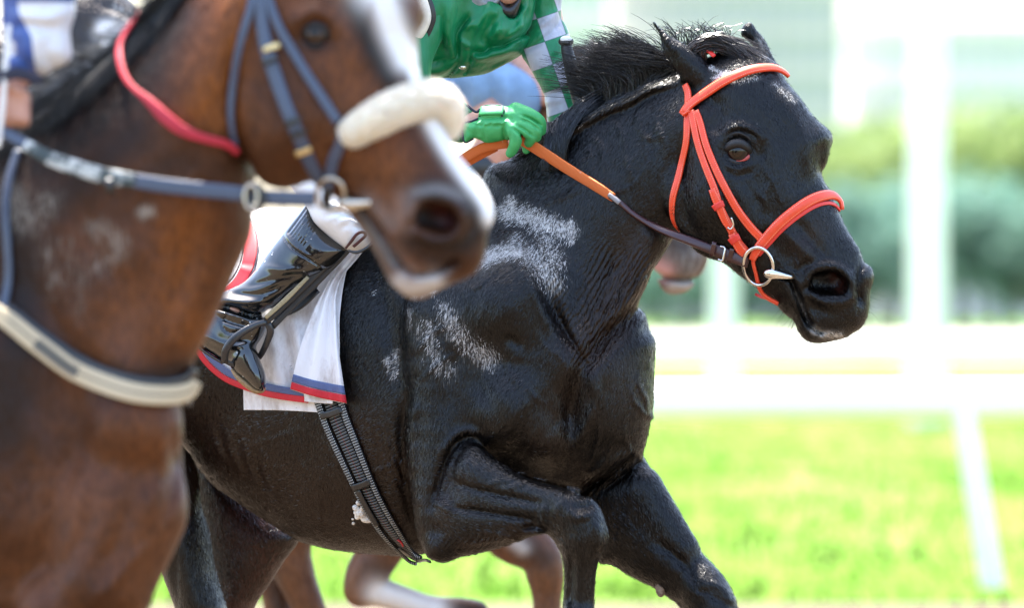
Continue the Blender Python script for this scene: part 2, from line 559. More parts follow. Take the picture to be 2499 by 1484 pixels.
# ================================================================ the dark racehorse (in focus)
def dark_body():
    q = 4.0 * QUAL
    V = Vol(axis((20, 420, 18), (420, 2150, q)), axis((30, 1496, q), (1496, 2250, 20)), axis((-960, -620, 16), (-620, 440, q * 1.25)))
    tw = lambda X, Y: np.clip((X - 1300) * 0.55 - 120, -640, 60)
    torso = [(1230, 440), (1100, 475), (900, 500), (700, 515), (500, 500), (300, 480), (140, 560), (90, 750), (180, 950), (330, 1060), (445, 1098), (477, 1134), (525, 1187), (575, 1222),
             (650, 1272), (725, 1318), (775, 1334), (831, 1345), (920, 1353), (996, 1357), (1060, 1345), (1165, 1310), (1300, 1262), (1400, 1225), (1470, 1180), (1540, 1122), (1560, 1104),
             (1574, 1076), (1588, 1013), (1593, 960), (1593, 895), (1584, 845), (1568, 800), (1555, 745), (1525, 650), (1480, 560), (1380, 470)]
    V.inflate(torso, tw, 300, 400, k=1, soft=40)
    nw = lambda X, Y: -60 + (np.clip(X, 1150, 1900) - 1300) * 0.36
    neck = [(1180, 450), (1250, 385), (1340, 318), (1430, 268), (1540, 215), (1650, 172), (1731, 140), (1800, 140), (1830, 300), (1760, 480), (1670, 560), (1642, 581), (1616, 621), (1578, 671), (1565, 700),
            (1561, 722), (1561, 752), (1572, 805), (1590, 850), (1520, 950), (1380, 950), (1240, 800)]
    V.inflate(neck, nw, lambda X, Y: 118 + np.clip((Y - 350) / 450, 0, 1) * 65, 215, k=34, soft=30)
    # head
    hw = lambda X, Y: 118 + (Y - 200) * 0.10
    head = [(1690, 215), (1720, 160), (1760, 128), (1806, 116), (1860, 132), (1898, 158), (1914, 190), (1944, 232), (1978, 282), (2011, 312), (2025, 334), (2024, 362), (2012, 412), (2012, 444), (2026, 468),
            (2046, 515), (2064, 558), (2092, 606), (2106, 638), (2124, 652), (2132, 678), (2122, 708), (2113, 742), (2107, 768), (2096, 790), (2070, 803), (2059, 815), (2030, 827), (1990, 831), (1962, 822),
            (1948, 800), (1943, 768), (1898, 737), (1852, 708), (1806, 674), (1771, 645), (1731, 612), (1690, 588), (1658, 558), (1640, 500), (1640, 400), (1655, 300)]
    V.inflate(head, hw, lambda X, Y: 112 - np.clip((Y - 480) / 300, 0, 1) * 34, 130, k=14, soft=16)
    # cheek (masseter), brow, crest, nasal bone
    V.limb([(1715, 475, 168, 92, 40), (1745, 560, 165, 70, 36)], k=22)
    V.limb([(1700, 330, 150, 70, 45)], k=40)
    V.limb([(1768, 338, 218, 26, 20), (1806, 322, 222, 28, 22), (1846, 342, 214, 24, 20)], k=26)      # brow over the eye
    V.limb([(1880, 310, 172, 80, 46), (1925, 360, 168, 72, 42)], k=50)                                   # forehead
    V.limb([(2004, 338, 118, 22)], k=22)                                                                 # far brow
    V.limb([(1935, 420, 186, 48, 26), (1985, 540, 186, 40, 24), (2050, 630, 184, 34, 22)], k=34)         # nasal bone
    V.limb([(1835, 470, 214, 12), (1872, 540, 218, 14), (1888, 580, 214, 8)], k=36)                      # facial crest
    V.limb([(1990, 700, 150, 92, 70), (2040, 750, 150, 66, 62)], k=40)                                   # muzzle
    V.limb([(1990, 800, 150, 30, 40)], k=30)                                                             # chin
    # torso muscles
    V.limb([(1150, 790, 10, 165, 130), (1110, 1050, 25, 116, 112), (1085, 1250, 40, 88, 90), (1075, 1310, 50, 55, 60)], k=34)
    V.limb([(1270, 760, 62, 150, 150), (1340, 850, 78, 110, 120)], k=60)
    V.limb([(1392, 890, 110, 98, 105)], k=40)
    V.limb([(1280, 1000, 112, 120, 105), (1335, 1060, 118, 70, 80)], k=50)
    V.limb([(1478, 965, 15, 102, 120), (1478, 1090, 30, 84, 100)], k=26)
    V.limb([(1580, 585, 100, 34, 50), (1505, 750, 90, 56, 66), (1440, 880, 90, 60, 70)], k=30)
    V.limb([(1528, 680, 60, 26), (1528, 770, 40, 30), (1534, 840, 20, 34), (1538, 920, 10, 38)], k=34)
    # near fore leg, lifted
    fw = lambda X, Y: 62 + (np.clip(X, 1030, 1410) - 1080) * 0.72 - np.maximum(0, Y - 1310) * 0.22
    fore = [(1089, 1134), (1107, 1100), (1134, 1078), (1160, 1082), (1187, 1101), (1232, 1138), (1298, 1163), (1352, 1178), (1401, 1191), (1437, 1214), (1455, 1236), (1461, 1262), (1472, 1285), (1481, 1307),
            (1477, 1334), (1463, 1356), (1459, 1376), (1453, 1410), (1449, 1484), (1444, 1570), (1374, 1570), (1373, 1484), (1376, 1410), (1372, 1366), (1361, 1338), (1343, 1312), (1318, 1300), (1285, 1312),
            (1232, 1334), (1165, 1352), (1120, 1361), (1080, 1370), (1052, 1362), (1036, 1330), (1045, 1250), (1066, 1185)]
    V.inflate(fore, fw, lambda X, Y: 84 - np.clip((X - 1100) / 250, 0, 1) * 22, 92, k=9, soft=7)
    V.limb([(1390, 1242, 300, 44, 44), (1425, 1285, 314, 46, 44), (1418, 1325, 306, 40, 40)], k=24)       # knee
    V.limb([(1150, 1150, 150, 40, 36), (1270, 1195, 225, 30, 26), (1370, 1220, 290, 24, 22)], k=20)      # extensor
    V.limb([(1110, 1255, 120, 52, 40), (1220, 1275, 190, 34, 28), (1310, 1285, 250, 18, 18)], k=18)      # flexor
    V.limb([(1075, 1330, 90, 42)], k=20)                                                                  # elbow
    V.limb([(1412, 1500, 280, 36, 44), (1400, 1680, 240, 34, 42), (1385, 1760, 215, 44, 46), (1350, 1830, 170, 38), (1320, 1880, 150, 52)], k=12)
    # far fore leg, reaching
    rw = lambda X, Y: -45 + (X - 1500) * 0.30
    reach = [(1530, 1100), (1560, 1102), (1582, 1142), (1607, 1200), (1632, 1251), (1656, 1294), (1699, 1338), (1735, 1374), (1766, 1410), (1784, 1445), (1796, 1484), (1812, 1560), (1690, 1560), (1659, 1484),
             (1628, 1458), (1597, 1436), (1543, 1410), (1490, 1379), (1459, 1372), (1435, 1300), (1400, 1200), (1430, 1120)]
    V.inflate(reach, rw, 92, 100, k=14, soft=10)
    V.limb([(1712, 1440, 58, 46, 48), (1740, 1490, 60, 50, 50)], k=24)
    V.limb([(1560, 1200, 10, 60, 60), (1660, 1340, 40, 44, 44)], k=20)
    V.limb([(1755, 1540, 60, 50), (1800, 1760, 60, 40), (1815, 1990, 50, 36), (1800, 2060, 50, 46), (1830, 2130, 60, 40), (1850, 2190, 70, 56)], k=14)
    # hind legs
    hind = [(180, 900), (350, 1040), (440, 1085), (477, 1137), (486, 1192), (492, 1242), (510, 1302), (525, 1392), (542, 1452), (553, 1484), (575, 1570), (450, 1570), (425, 1484), (405, 1430), (382, 1379), (300, 1280), (200, 1100)]
    V.inflate(hind, lambda X, Y: -470 + 0 * X, 115, 120, k=14, soft=8)
    V.limb([(510, 1540, -470, 58), (560, 1680, -470, 46), (520, 1850, -470, 34), (470, 2030, -470, 32), (460, 2090, -470, 42), (490, 2170, -460, 50)], k=14)
    far = [(470, 1090), (600, 1190), (725, 1295), (729, 1322), (696, 1367), (665, 1417), (622, 1484), (600, 1570), (530, 1570), (512, 1450), (480, 1250)]
    V.inflate(far, lambda X, Y: -760 + 0 * X, 100, 110, k=10, soft=8)
    V.limb([(565, 1540, -760, 44), (600, 1660, -760, 40), (540, 1850, -760, 34), (480, 2040, -760, 40), (500, 2150, -760, 48)], k=12)
    # ears
    V.inflate([(1591, 48), (1610, 65), (1634, 87), (1669, 106), (1705, 131), (1726, 152), (1745, 176), (1750, 200), (1725, 226), (1698, 224), (1686, 212), (1668, 193), (1650, 175), (1631, 146), (1619, 126), (1611, 104), (1600, 77)],
              lambda X, Y: 150 + (X - 1690) * 0.1, 30, 40, k=8, soft=3)
    V.inflate([(1806, 82), (1812, 63), (1824, 53), (1834, 55), (1846, 73), (1860, 88), (1872, 108), (1886, 138), (1897, 162), (1880, 180), (1862, 150), (1842, 118), (1824, 99), (1812, 90)],
              lambda X, Y: 60 + 0 * X, 24, 30, k=8, soft=3)
    B = V.brush
    # ear hollow, temple, eye socket, cheek edge
    B([(1600, 62), (1618, 95), (1650, 150)], 7, 6, wmin=120, wat=160)
    B([(1745, 245), (1752, 285), (1740, 320)], 24, 13, wmin=90, wat=190)
    B([(1800, 368)], 30, 14, wmin=120, wat=225, taper=False)
    B([(1760, 328), (1800, 306), (1842, 322), (1852, 350)], 8, -7, wmin=150, wat=225)
    B([(1766, 334), (1800, 318), (1838, 330), (1848, 352)], 4, 6, wmin=150, wat=225)
    B([(1772, 350), (1795, 336), (1820, 342)], 4.5, 5, wmin=150, wat=225)
    B([(1862, 345), (1860, 385)], 9, 8, wmin=150, wat=225)
    B([(1772, 402), (1800, 412), (1832, 400)], 6, -5, wmin=150, wat=225)
    B([(1768, 415), (1798, 430), (1838, 418)], 5, 4, wmin=150, wat=225)
    B([(1662, 330), (1668, 430), (1672, 520), (1710, 590)], 16, 12, wmin=60, wat=150)
    B([(1775, 470), (1800, 560), (1830, 640)], 22, 9, wmin=90, wat=190)
    B([(1850, 560), (1900, 610), (1935, 640)], 20, 8, wmin=90, wat=190)
    B([(1905, 560), (1955, 610), (1985, 640)], 12, -7, wmin=90, wat=200)
    B([(1935, 530), (1990, 600), (2020, 640)], 12, 6, wmin=90, wat=200)
    B([(2008, 345), (1998, 390), (2000, 440)], 14, 8, wmin=60, wat=160)
    B([(1880, 240), (1910, 300), (1920, 380)], 20, 5, wmin=120, wat=210)
    B([(1930, 270), (1960, 330), (1968, 420)], 16, -5, wmin=120, wat=200)
    for v in ([(1845, 395), (1880, 440), (1905, 500), (1912, 545)], [(1820, 430), (1846, 470), (1872, 500)], [(1880, 440), (1862, 480), (1868, 520)], [(1955, 590), (1985, 620), (1990, 645)], [(1740, 400), (1722, 440), (1730, 500), (1760, 560)], [(1722, 440), (1700, 470), (1696, 520)]):
        B(v, 5, -3.2, wmin=60, wat=190)
    B([(1842, 330), (1880, 380), (1900, 440), (1930, 520)], 26, -7, wmin=80, wat=200)
    B([(1815, 420), (1850, 500), (1880, 540)], 20, 6, wmin=80, wat=200)
    # nostril: hollow, rims
    V.limb([(1998, 690, 236, 30, 40), (2040, 694, 226, 27, 44)], k=10, op='cut', up=(0, 0, 1))
    V.limb([(1990, 676, 238, 16, 40), (2030, 672, 232, 14, 40), (2056, 686, 222, 14, 40)], k=8, op='cut')
    B([(1962, 690), (1978, 660), (2015, 648), (2055, 658), (2078, 690), (2075, 725), (2045, 738), (2005, 736), (1972, 718)], 10, -11, wmin=110, wat=200, taper=False)
    B([(2095, 655), (2090, 700), (2098, 745)], 8, 9, wmin=70, wat=170)
    B([(1940, 660), (1958, 650), (1975, 640)], 10, 6, wmin=90, wat=200)
    # mouth
    B([(1898, 674), (1926, 682), (1944, 720), (1962, 770), (1982, 800), (2004, 812)], 5.5, 14, wmin=60, wat=190, taper=False)
    B([(1905, 664), (1932, 668), (1956, 715), (1972, 762), (1995, 790)], 7, -7, wmin=90, wat=200)
    B([(1915, 700), (1935, 745), (1955, 790)], 8, -5, wmin=90, wat=190)
    B([(1985, 745), (2010, 760), (2040, 765)], 10, 4, wmin=90, wat=200)
    # neck: crest step, jugular groove, wrinkles, veins
    B([(1670, 196), (1586, 218), (1534, 247), (1479, 268), (1420, 301), (1350, 350)], 10, -18, wmin=-60, wat=40)
    B([(1670, 180), (1586, 200), (1530, 228), (1470, 252), (1410, 284), (1340, 332)], 13, 5, wmin=-100, wat=20)
    B([(1610, 655), (1540, 760), (1480, 820), (1416, 910), (1384, 1050), (1367, 1150)], 24, 20, wmin=-60, wat=150)
    B([(1584, 670), (1530, 740), (1470, 800)], 14, -10, wmin=-60, wat=120)
    B([(1270, 560), (1330, 690), (1385, 830), (1425, 905)], 16, 12, wmin=-40, wat=170)
    B([(1240, 580), (1300, 700), (1350, 820)], 18, -8, wmin=-40, wat=170)
    B([(1246, 826), (1266, 838)], 13, 9, wmin=0, wat=220, taper=False)
    B([(1225, 850), (1260, 868), (1310, 872)], 16, -4, wmin=0, wat=220)
    a0 = np.array([(1500, 600), (1478, 680), (1452, 760), (1425, 830)]); a1 = np.array([(1596, 650), (1548, 740), (1485, 835), (1440, 930)])
    for i in range(17):
        t = i / 16.0
        p = a0 * (1 - t) + a1 * t
        p = p + np.array([(math.sin(i * 2.3 + j * 1.4) * 6, math.cos(i * 1.7 + j) * 4) for j in range(4)])
        cut = (i % 4)
        pp = catmull(p, 8); n = len(pp)
        pp = pp[cut * 2: n - (i * 5 % 7)][::4]
        B(pp, 4.6, 2.0 + .5 * (i % 3), wmin=-20, wat=150)
        B(pp + np.array([7, 2]), 4.6, -1.4, wmin=-20, wat=150)
    for i in range(9):
        x0 = 1270 + i * 16
        B([(1290 + i * 13, 640 + i * 22), (1310 + i * 14, 700 + i * 22), (1335 + i * 13, 770 + i * 16)], 4.5, 4, wmin=-20, wat=180)
    for v in ([(1560, 260), (1555, 300), (1570, 330), (1600, 340), (1615, 320)], [(1490, 290), (1520, 330), (1530, 400), (1560, 460)], [(1620, 260), (1600, 300), (1625, 360), (1610, 420)], [(1440, 330), (1470, 360), (1465, 420)]):
        B(v, 5, -3.4, wmin=-40, wat=90)
    # shoulder blade, upper arm, breast
    B([(905, 600), (935, 720), (965, 860), (985, 960)], 26, 13, wmin=-250, wat=-20)
    B([(1000, 940), (985, 1040), (988, 1170), (1012, 1290), (1040, 1345)], 15, 18, wmin=-250, wat=20)
    B([(1015, 960), (1003, 1060), (1005, 1160)], 12, -10, wmin=-250, wat=60)
    B([(1130, 830), (1100, 920), (1085, 1020)], 26, 8, wmin=-100, wat=120)
    B([(1169, 1066), (1136, 1068), (1104, 1092), (1084, 1134), (1070, 1180), (1052, 1240)], 9, 16, wmin=-60, wat=120)
    B([(1180, 1060), (1140, 1050), (1100, 1072), (1072, 1120)], 9, -7, wmin=-60, wat=130)
    B([(1160, 930), (1210, 1000), (1230, 1080)], 22, 6, wmin=0, wat=200)
    B([(1350, 960), (1372, 1040), (1370, 1110)], 14, -5, wmin=0, wat=200)
    B([(1310, 960), (1290, 1040), (1240, 1110)], 20, 6, wmin=0, wat=210)
    B([(1440, 900), (1455, 970), (1430, 1040), (1390, 1100)], 14, -8, wmin=-60, wat=150)
    B([(1550, 1110), (1500, 1150), (1440, 1190), (1400, 1215)], 9, 14, wmin=-80, wat=120)
    B([(1560, 1130), (1510, 1172), (1450, 1215)], 6, 8, wmin=-80, wat=120)
    B([(1545, 1095), (1490, 1130), (1440, 1160)], 12, -6, wmin=-80, wat=120)
    B([(1230, 1145), (1300, 1172), (1370, 1190), (1430, 1210)], 7, 10, wmin=0, wat=150)
    # fore leg tendons
    B([(1100, 1180), (1200, 1205), (1290, 1222), (1340, 1232)], 9, 9, wmin=60, wat=210)
    B([(1095, 1240), (1180, 1250), (1270, 1262), (1325, 1268)], 8, 12, wmin=60, wat=200)
    B([(1060, 1225), (1085, 1240), (1100, 1250)], 10, -6, wmin=60, wat=160)
    B([(1325, 1225), (1322, 1270), (1312, 1290)], 9, -9, wmin=120, wat=270)
    B([(1270, 1288), (1310, 1285), (1330, 1292)], 8, 14, wmin=60, wat=250)
    B([(1385, 1240), (1405, 1262), (1440, 1258)], 9, -7, wmin=200, wat=350)
    B([(1405, 1240), (1440, 1236)], 10, 8, wmin=200, wat=350)
    B([(1450, 1275), (1462, 1310), (1455, 1340)], 8, -6, wmin=200, wat=330)
    B([(1395, 1350), (1395, 1420), (1390, 1490)], 7, 7, wmin=180, wat=310)
    B([(1130, 1330), (1190, 1322), (1250, 1310)], 4, -4, wmin=60, wat=160)
    B([(1600, 1320), (1660, 1370), (1700, 1430)], 12, 9, wmin=0, wat=110)
    B([(1730, 1420), (1765, 1440), (1785, 1470)], 9, -6, wmin=0, wat=110)
    B([(1700, 1440), (1740, 1455), (1770, 1478)], 9, 6, wmin=0, wat=110)
    for reg, nv, dr in (((1080, 1330, 600, 900), 9, 1.9), ((1080, 1300, 1160, 1320), 6, .25), ((1560, 1740, 1180, 1440), 5, .95), ((1420, 1580, 900, 1100), 6, 1.9), ((1400, 1640, 280, 560), 8, 2.2), ((560, 900, 1050, 1290), 7, .5)):
        for i in range(nv):
            x, y = RNG.uniform(reg[0], reg[1]), RNG.uniform(reg[2], reg[3]); a = dr + RNG.normal(0, .4); p = [(x, y)]
            for j in range(6):
                a += RNG.normal(0, .38); x += 24 * math.cos(a); y += 24 * math.sin(a); p.append((x, y))
            B(p, 4.6, -2.6, wmin=-400, wat=60)
    # flank and barrel
    for i in range(9):
        B([(470 + i * 22, 1000 + i * 14 + 10 * math.sin(i)), (476 + i * 22, 1050 + i * 14), (500 + i * 22, 1090 + i * 15)], 9, 3 * (1 if i % 2 else -1), wmin=-400, wat=-250)
    for i in range(7):
        x = 890 + i * 9
        B([(x + 10, 1000), (x + 30, 1110), (x + 75, 1220)], 4.5, 2.6 * (1 if i % 2 else -1), wmin=-400, wat=-60)
    B([(500, 1180), (620, 1265), (760, 1325)], 10, -5, wmin=-400, wat=-300)
    return V

DH = dark_body()
DH_F = DH.front()
DHM = Hmap(DH.xs, DH.ys, DH_F, smooth=2)
DHS = Hmap(DH.xs, DH.ys, DH_F, smooth=24)
# ---------------------------------------------------------------- coats
def coat(name, c_dark, c_light, c_tint, rough=.36, foam_rot=0.5, spec=.5, foam_c=(.78, .77, .74), mark_c=(.8, .78, .75), pink_c=(.30, .06, .06), hair=(220, 220, 60), black=(.010, .010, .011), sheen=.0):
    m = Mat(name)
    v = m.coord()
    big = m.noise(v, 5.5, 4, .6)
    fine_v = m.coord('Object', hair, (0.2, foam_rot, 0.1))
    fine = m.noise(fine_v, 1.0, 3, .6)
    fine2 = m.noise(m.coord('Object', (hair[0] * .3, hair[1] * .3, hair[2] * .35), (0, foam_rot + .25, 0)), 1.0, 4, .65)
    base = m.mix(m.ramp(big, (.38, (0, 0, 0)), (.66, (1, 1, 1))), c_dark, c_light)
    base = m.mix(m.attr('tint'), base, c_tint)
    base = m.mix(m.attr('black'), base, black)
    base = m.mix(m.math('MULTIPLY', m.ramp(fine, (.35, (1, 1, 1)), (.62, (0, 0, 0))), .55), base, tuple(x * .35 for x in c_dark))
    base = m.mix(m.attr('pink'), base, pink_c)
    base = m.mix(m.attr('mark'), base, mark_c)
    st = m.noise(m.coord('Object', (400, 400, 30), (0, foam_rot, 0)), 1.0, 2, .5)
    st2 = m.noise(m.coord('Object', (34, 34, 20), (0, foam_rot, 0)), 1.0, 4, .65)
    fa = m.attr('foam')
    f = m.math('ADD', m.math('MULTIPLY', st, .80), m.math('MULTIPLY', st2, .34))
    f = m.math('ADD', f, m.math('MULTIPLY', fa, .40))
    f = m.math('MULTIPLY', m.ramp(f, (.74, (0, 0, 0)), (1.0, (1, 1, 1))), m.math('MULTIPLY', fa, 1.6, True), True)
    f = m.math('MAXIMUM', f, m.math('MULTIPLY', m.math('POWER', fa, 2.0), m.math('MULTIPLY', st2, .22)), True)
    base = m.mix(m.math('MULTIPLY', f, .85), base, foam_c)
    m.col(base)
    rr = m.math('ADD', m.math('MULTIPLY', fine2, .30), rough - .14)
    rr = m.math('ADD', rr, m.math('MULTIPLY', f, .4), True)
    m.rough(rr)
    m.b.inputs['Specular IOR Level'].default_value = spec
    if sheen:
        m.b.inputs['Sheen Weight'].default_value = sheen; m.b.inputs['Sheen Roughness'].default_value = .45
        m.b.inputs['Sheen Tint'].default_value = (.75, .85, 1, 1)
    mid = m.noise(m.coord('Object', (26, 26, 15), (0, foam_rot + .2, 0)), 1.0, 4, .55)
    pw = m.node('ShaderNodeTexCoord'); dt = m.node('ShaderNodeVectorMath', operation='DOT_PRODUCT'); dt.inputs[1].default_value = (.83, .1, -.55)
    m.link(pw.outputs['Object'], dt.inputs[0])
    wob = m.noise(m.coord('Object', (9, 9, 5)), 1.0, 3, .6); wob2 = m.noise(m.coord('Object', (60, 60, 14), (0, -.58, 0)), 1.0, 3, .6)
    wr = m.math('ADD', m.math('MULTIPLY', dt.outputs['Value'], 520.0), m.math('ADD', m.math('MULTIPLY', wob, 26.0), m.math('MULTIPLY', wob2, 5.0)))
    wr = m.math('MULTIPLY', m.math('SINE', wr), m.attr('wrinkle'))
    b = m.bump(wr, .8, .0035)
    b = m.bump(mid, .42, .013, b)
    b = m.bump(fine2, .27, .007, b)
    b = m.bump(fine, .70, .0046, b)
    b = m.bump(f, .5, .004, b)
    m.nrm(b)
    return m.m

def paint(V, strokes, D0=20.0):
    """0..1 mask per vertex from strokes [(points, sigma, value, wmin)]"""
    a = np.zeros(len(V), dtype=np.float32)
    for pts, sg, val, wm in strokes:
        P = np.asarray([p[:2] for p in pts], float)
        if len(P) == 1: P = np.vstack([P, P + .5])
        else: P = catmull(P, 5)
        lo, hi = P.min(0) - 3 * sg - 30, P.max(0) + 3 * sg + 30
        m = (V[:, 0] > lo[0]) & (V[:, 0] < hi[0]) & (V[:, 1] > lo[1]) & (V[:, 1] < hi[1]) & (V[:, 2] > wm)
        X = CX + (V[m, 0] - CX) / (1 - V[m, 2] / DPX); Y = CY + (V[m, 1] - CY) / (1 - V[m, 2] / DPX)
        g = val * np.exp(-(line_d(X, Y, P) / sg) ** 2)
        a[m] = np.maximum(a[m], g)
    return a

dark_coat = coat('black coat', (.0014, .0013, .0014), (.0032, .0022, .0018), (.0210, .0092, .0045), rough=.30, foam_rot=.35, spec=.30, pink_c=(.055, .015, .009))
Vd, Fd = DH.mesh()
Vd = relax(Vd, Fd, 2, .5)
NEG = -1e9
foam = paint(Vd, [([(1236, 520), (1300, 532), (1385, 565)], 34, .84, NEG), ([(1245, 490), (1262, 535)], 20, .85, NEG), ([(1390, 540), (1392, 590)], 14, .85, NEG), ([(1170, 635), (1215, 620), (1262, 612)], 28, .88, NEG), ([(1262, 600), (1310, 640), (1350, 690)], 44, .66, NEG), ([(1320, 560), (1350, 640)], 50, .60, NEG),
                  ([(1085, 760), (1130, 830), (1195, 880)], 40, .62, NEG), ([(1040, 800), (1060, 880), (1090, 900)], 44, .52, NEG), ([(1150, 860), (1190, 890)], 34, .55, NEG), ([(1010, 720), (1060, 712)], 9, .8, NEG),
                  ([(945, 880), (960, 920), (965, 860)], 16, .6, NEG), ([(912, 715)], 8, .8, NEG), ([(1000, 760), (1000, 800)], 12, .55, NEG), ([(1745, 192), (1770, 180), (1790, 195)], 13, .95, 60), ([(1758, 175), (1735, 165)], 8, .9, 60),  # forehead strokes here and below: sunlit white patches painted in with the foam
                  ([(1805, 200), (1850, 190)], 12, .55, 60), ([(1890, 205), (1935, 245)], 12, .55, 60), ([(1400, 300), (1420, 310)], 8, .5, NEG), ([(1845, 300)], 6, .45, 60), ([(1000, 640), (950, 700)], 40, .3, NEG),
                  ([(1990, 803), (2010, 815), (2045, 818)], 8, .62, 60), ([(1955, 740), (1972, 790)], 6, .5, 60), ([(1590, 850), (1592, 900)], 10, .5, -60)])
pink = paint(Vd, [([(2034, 680), (2052, 696), (2050, 706)], 13, 1.0, 60)]) * (Vd[:, 2] < 232) + .75 * paint(Vd, [([(590, 1260), (640, 1380), (600, 1470)], 70, 1.0, NEG)]) * (Vd[:, 2] < -600)
mark = paint(Vd, [([(1986, 806), (2010, 817), (2050, 820)], 9, .62, 60), ([(1852, 100), (1866, 130)], 10, .25, -60), ([(1940, 715), (1960, 760)], 5, .10, 60)])  # second stroke: sunlit hair inside the far ear, its light put into colour
tint = np.clip(paint(Vd, [([(520, 1080), (700, 1200), (900, 1290)], 150, 1.0, NEG), ([(700, 1050), (850, 1150)], 110, .6, NEG), ([(880, 1050), (960, 1150)], 70, .9, NEG), ([(1130, 1340), (1280, 1300)], 26, .8, NEG), ([(600, 1300), (640, 1420)], 90, 1.0, NEG),  # browner belly and flank, with warm light bounced off the ground painted in
                         ([(1560, 600), (1500, 760), (1440, 860)], 70, .9, NEG), ([(1540, 950), (1490, 880)], 60, .6, NEG), ([(1390, 980), (1330, 1100)], 60, .5, NEG), ([(1100, 1180), (1040, 1320)], 50, .5, NEG), ([(1640, 640), (1560, 720)], 36, .5, NEG), ([(1330, 1100), (1420, 1160)], 40, .35, NEG), ([(1700, 330), (1690, 420)], 50, .4, NEG), ([(1990, 560), (1960, 600)], 40, .5, NEG)]), 0, 1)
wrinkle = np.clip(paint(Vd, [([(1560, 660), (1500, 760), (1440, 850)], 46, 1.1, NEG), ([(1470, 640), (1450, 720), (1430, 800)], 40, .9, NEG), ([(1330, 640), (1380, 780)], 26, .6, NEG), ([(1440, 1190), (1520, 1140)], 26, .8, NEG), ([(1100, 1330), (1220, 1320)], 20, .5, NEG)]), 0, 1)
dark_horse = empty('racehorse', (0, 0, 0), 'black racehorse in an orange-red bridle, galloping in sharp focus with white foam on its neck', 'horse')
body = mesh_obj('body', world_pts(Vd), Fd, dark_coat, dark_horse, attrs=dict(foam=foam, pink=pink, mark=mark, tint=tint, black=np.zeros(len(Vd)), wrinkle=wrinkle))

def loc_mm(p): return world_pts([p])[0]

# eye, lids
def eyeball(name, c, r, mat, parent, D0=20.0, sq=(1, 1, 1)):
    bm = bmesh.new(); bmesh.ops.create_uvsphere(bm, u_segments=28, v_segments=18, radius=1)
    p = np.array([v.co[:] for v in bm.verts]) * np.array(sq) * r + np.array([pcx(c[0], c[2]), pcy(c[1], c[2]), c[2]])
    F = [tuple(v.index for v in f.verts)[::-1] for f in bm.faces]; bm.free()
    return mesh_obj(name, world_pts(p, D0), F, mat, parent)
def eye_mat(name, gaze, D0=20.0, r=27.0, iris=(.030, .014, .006), parent=None):
    gz = [pcx(gaze[0], gaze[2]), pcy(gaze[1], gaze[2]), gaze[2]]
    m = Mat(name); g = world_pts([gz], D0)[0] - np.array(parent_world(parent))
    tc = m.node('ShaderNodeTexCoord'); d = m.node('ShaderNodeVectorMath', operation='DISTANCE'); d.inputs[1].default_value = tuple(g)
    m.link(tc.outputs['Object'], d.inputs[0])
    f = m.math('DIVIDE', d.outputs['Value'], r * D0 / 20000.0)
    m.col(m.ramp(f, (.30, (.004, .004, .004)), (.36, iris), (.62, tuple(x * 1.6 for x in iris)), (.80, (.006, .004, .003)), (1.0, (.02, .008, .006))))
    m.set(Roughness=.07, Coat_Weight=.15); m.b.inputs['Specular IOR Level'].default_value = .35
    return m.m
ew = float(DHS.raw(1800, 368)) - 16
RB = 34
eb = eyeball('eyeball', (1801, 369, ew), RB, eye_mat('horse eye', (1795, 364, ew + 31), r=27, iris=(.016, .0075, .0035)), dark_horse)
lid = simple('dark eyelid skin', (.006, .0052, .0052), .45, .4, 300, bump=.4)
caruncle = simple('pink eye corner', (.42, .06, .05), .3, .3, 300, bump=.2)
def on_ball(x, y, c, r, lift):
    d2 = r * r - (x - c[0]) ** 2 - (y - c[1]) ** 2
    return (x, y, c[2] + math.sqrt(max(d2, 60)) + lift)
bc = (1801, 369, ew)
tube('upper_eyelid', [on_ball(*p, bc, RB, 0) + (w,) for p, w in (((1767, 374), 4), ((1775, 361), 9), ((1788, 352), 12), ((1805, 350), 12), ((1821, 358), 11), ((1831, 371), 8), ((1837, 386), 4))], 6, lid, dark_horse, step=4)
tube('brow_fold', [(p[0][0], p[0][1], float(DHS(*p[0])[2]) - 1, p[1]) for p in (((1766, 345), 2), ((1780, 330), 4), ((1800, 324), 5), ((1822, 332), 4), ((1836, 348), 2))], 4, lid, dark_horse, step=4)
if False: tube('brow_fold', [on_ball(*p, bc, RB + 8, -2) + (w,) for p, w in (((1764, 356), 3), ((1776, 341), 7), ((1796, 332), 8), ((1818, 338), 8), ((1834, 354), 6), ((1842, 372), 3))], 6, lid, dark_horse, step=4)
tube('lower_eyelid', [on_ball(*p, bc, RB, -2) + (w,) for p, w in (((1767, 375), 4), ((1776, 387), 8), ((1791, 395), 9), ((1810, 398), 9), ((1826, 394), 8), ((1838, 386), 4))], 6, lid, dark_horse, step=4)
tube('eye_corner', [on_ball(*p, bc, RB, 0) + (w,) for p, w in (((1796, 392), 1.2), ((1811, 391), 2.6), ((1821, 385), 6), ((1828, 379), 5.5), ((1832, 383), 2))], 5, caruncle, dark_horse, step=3, squash=.5)

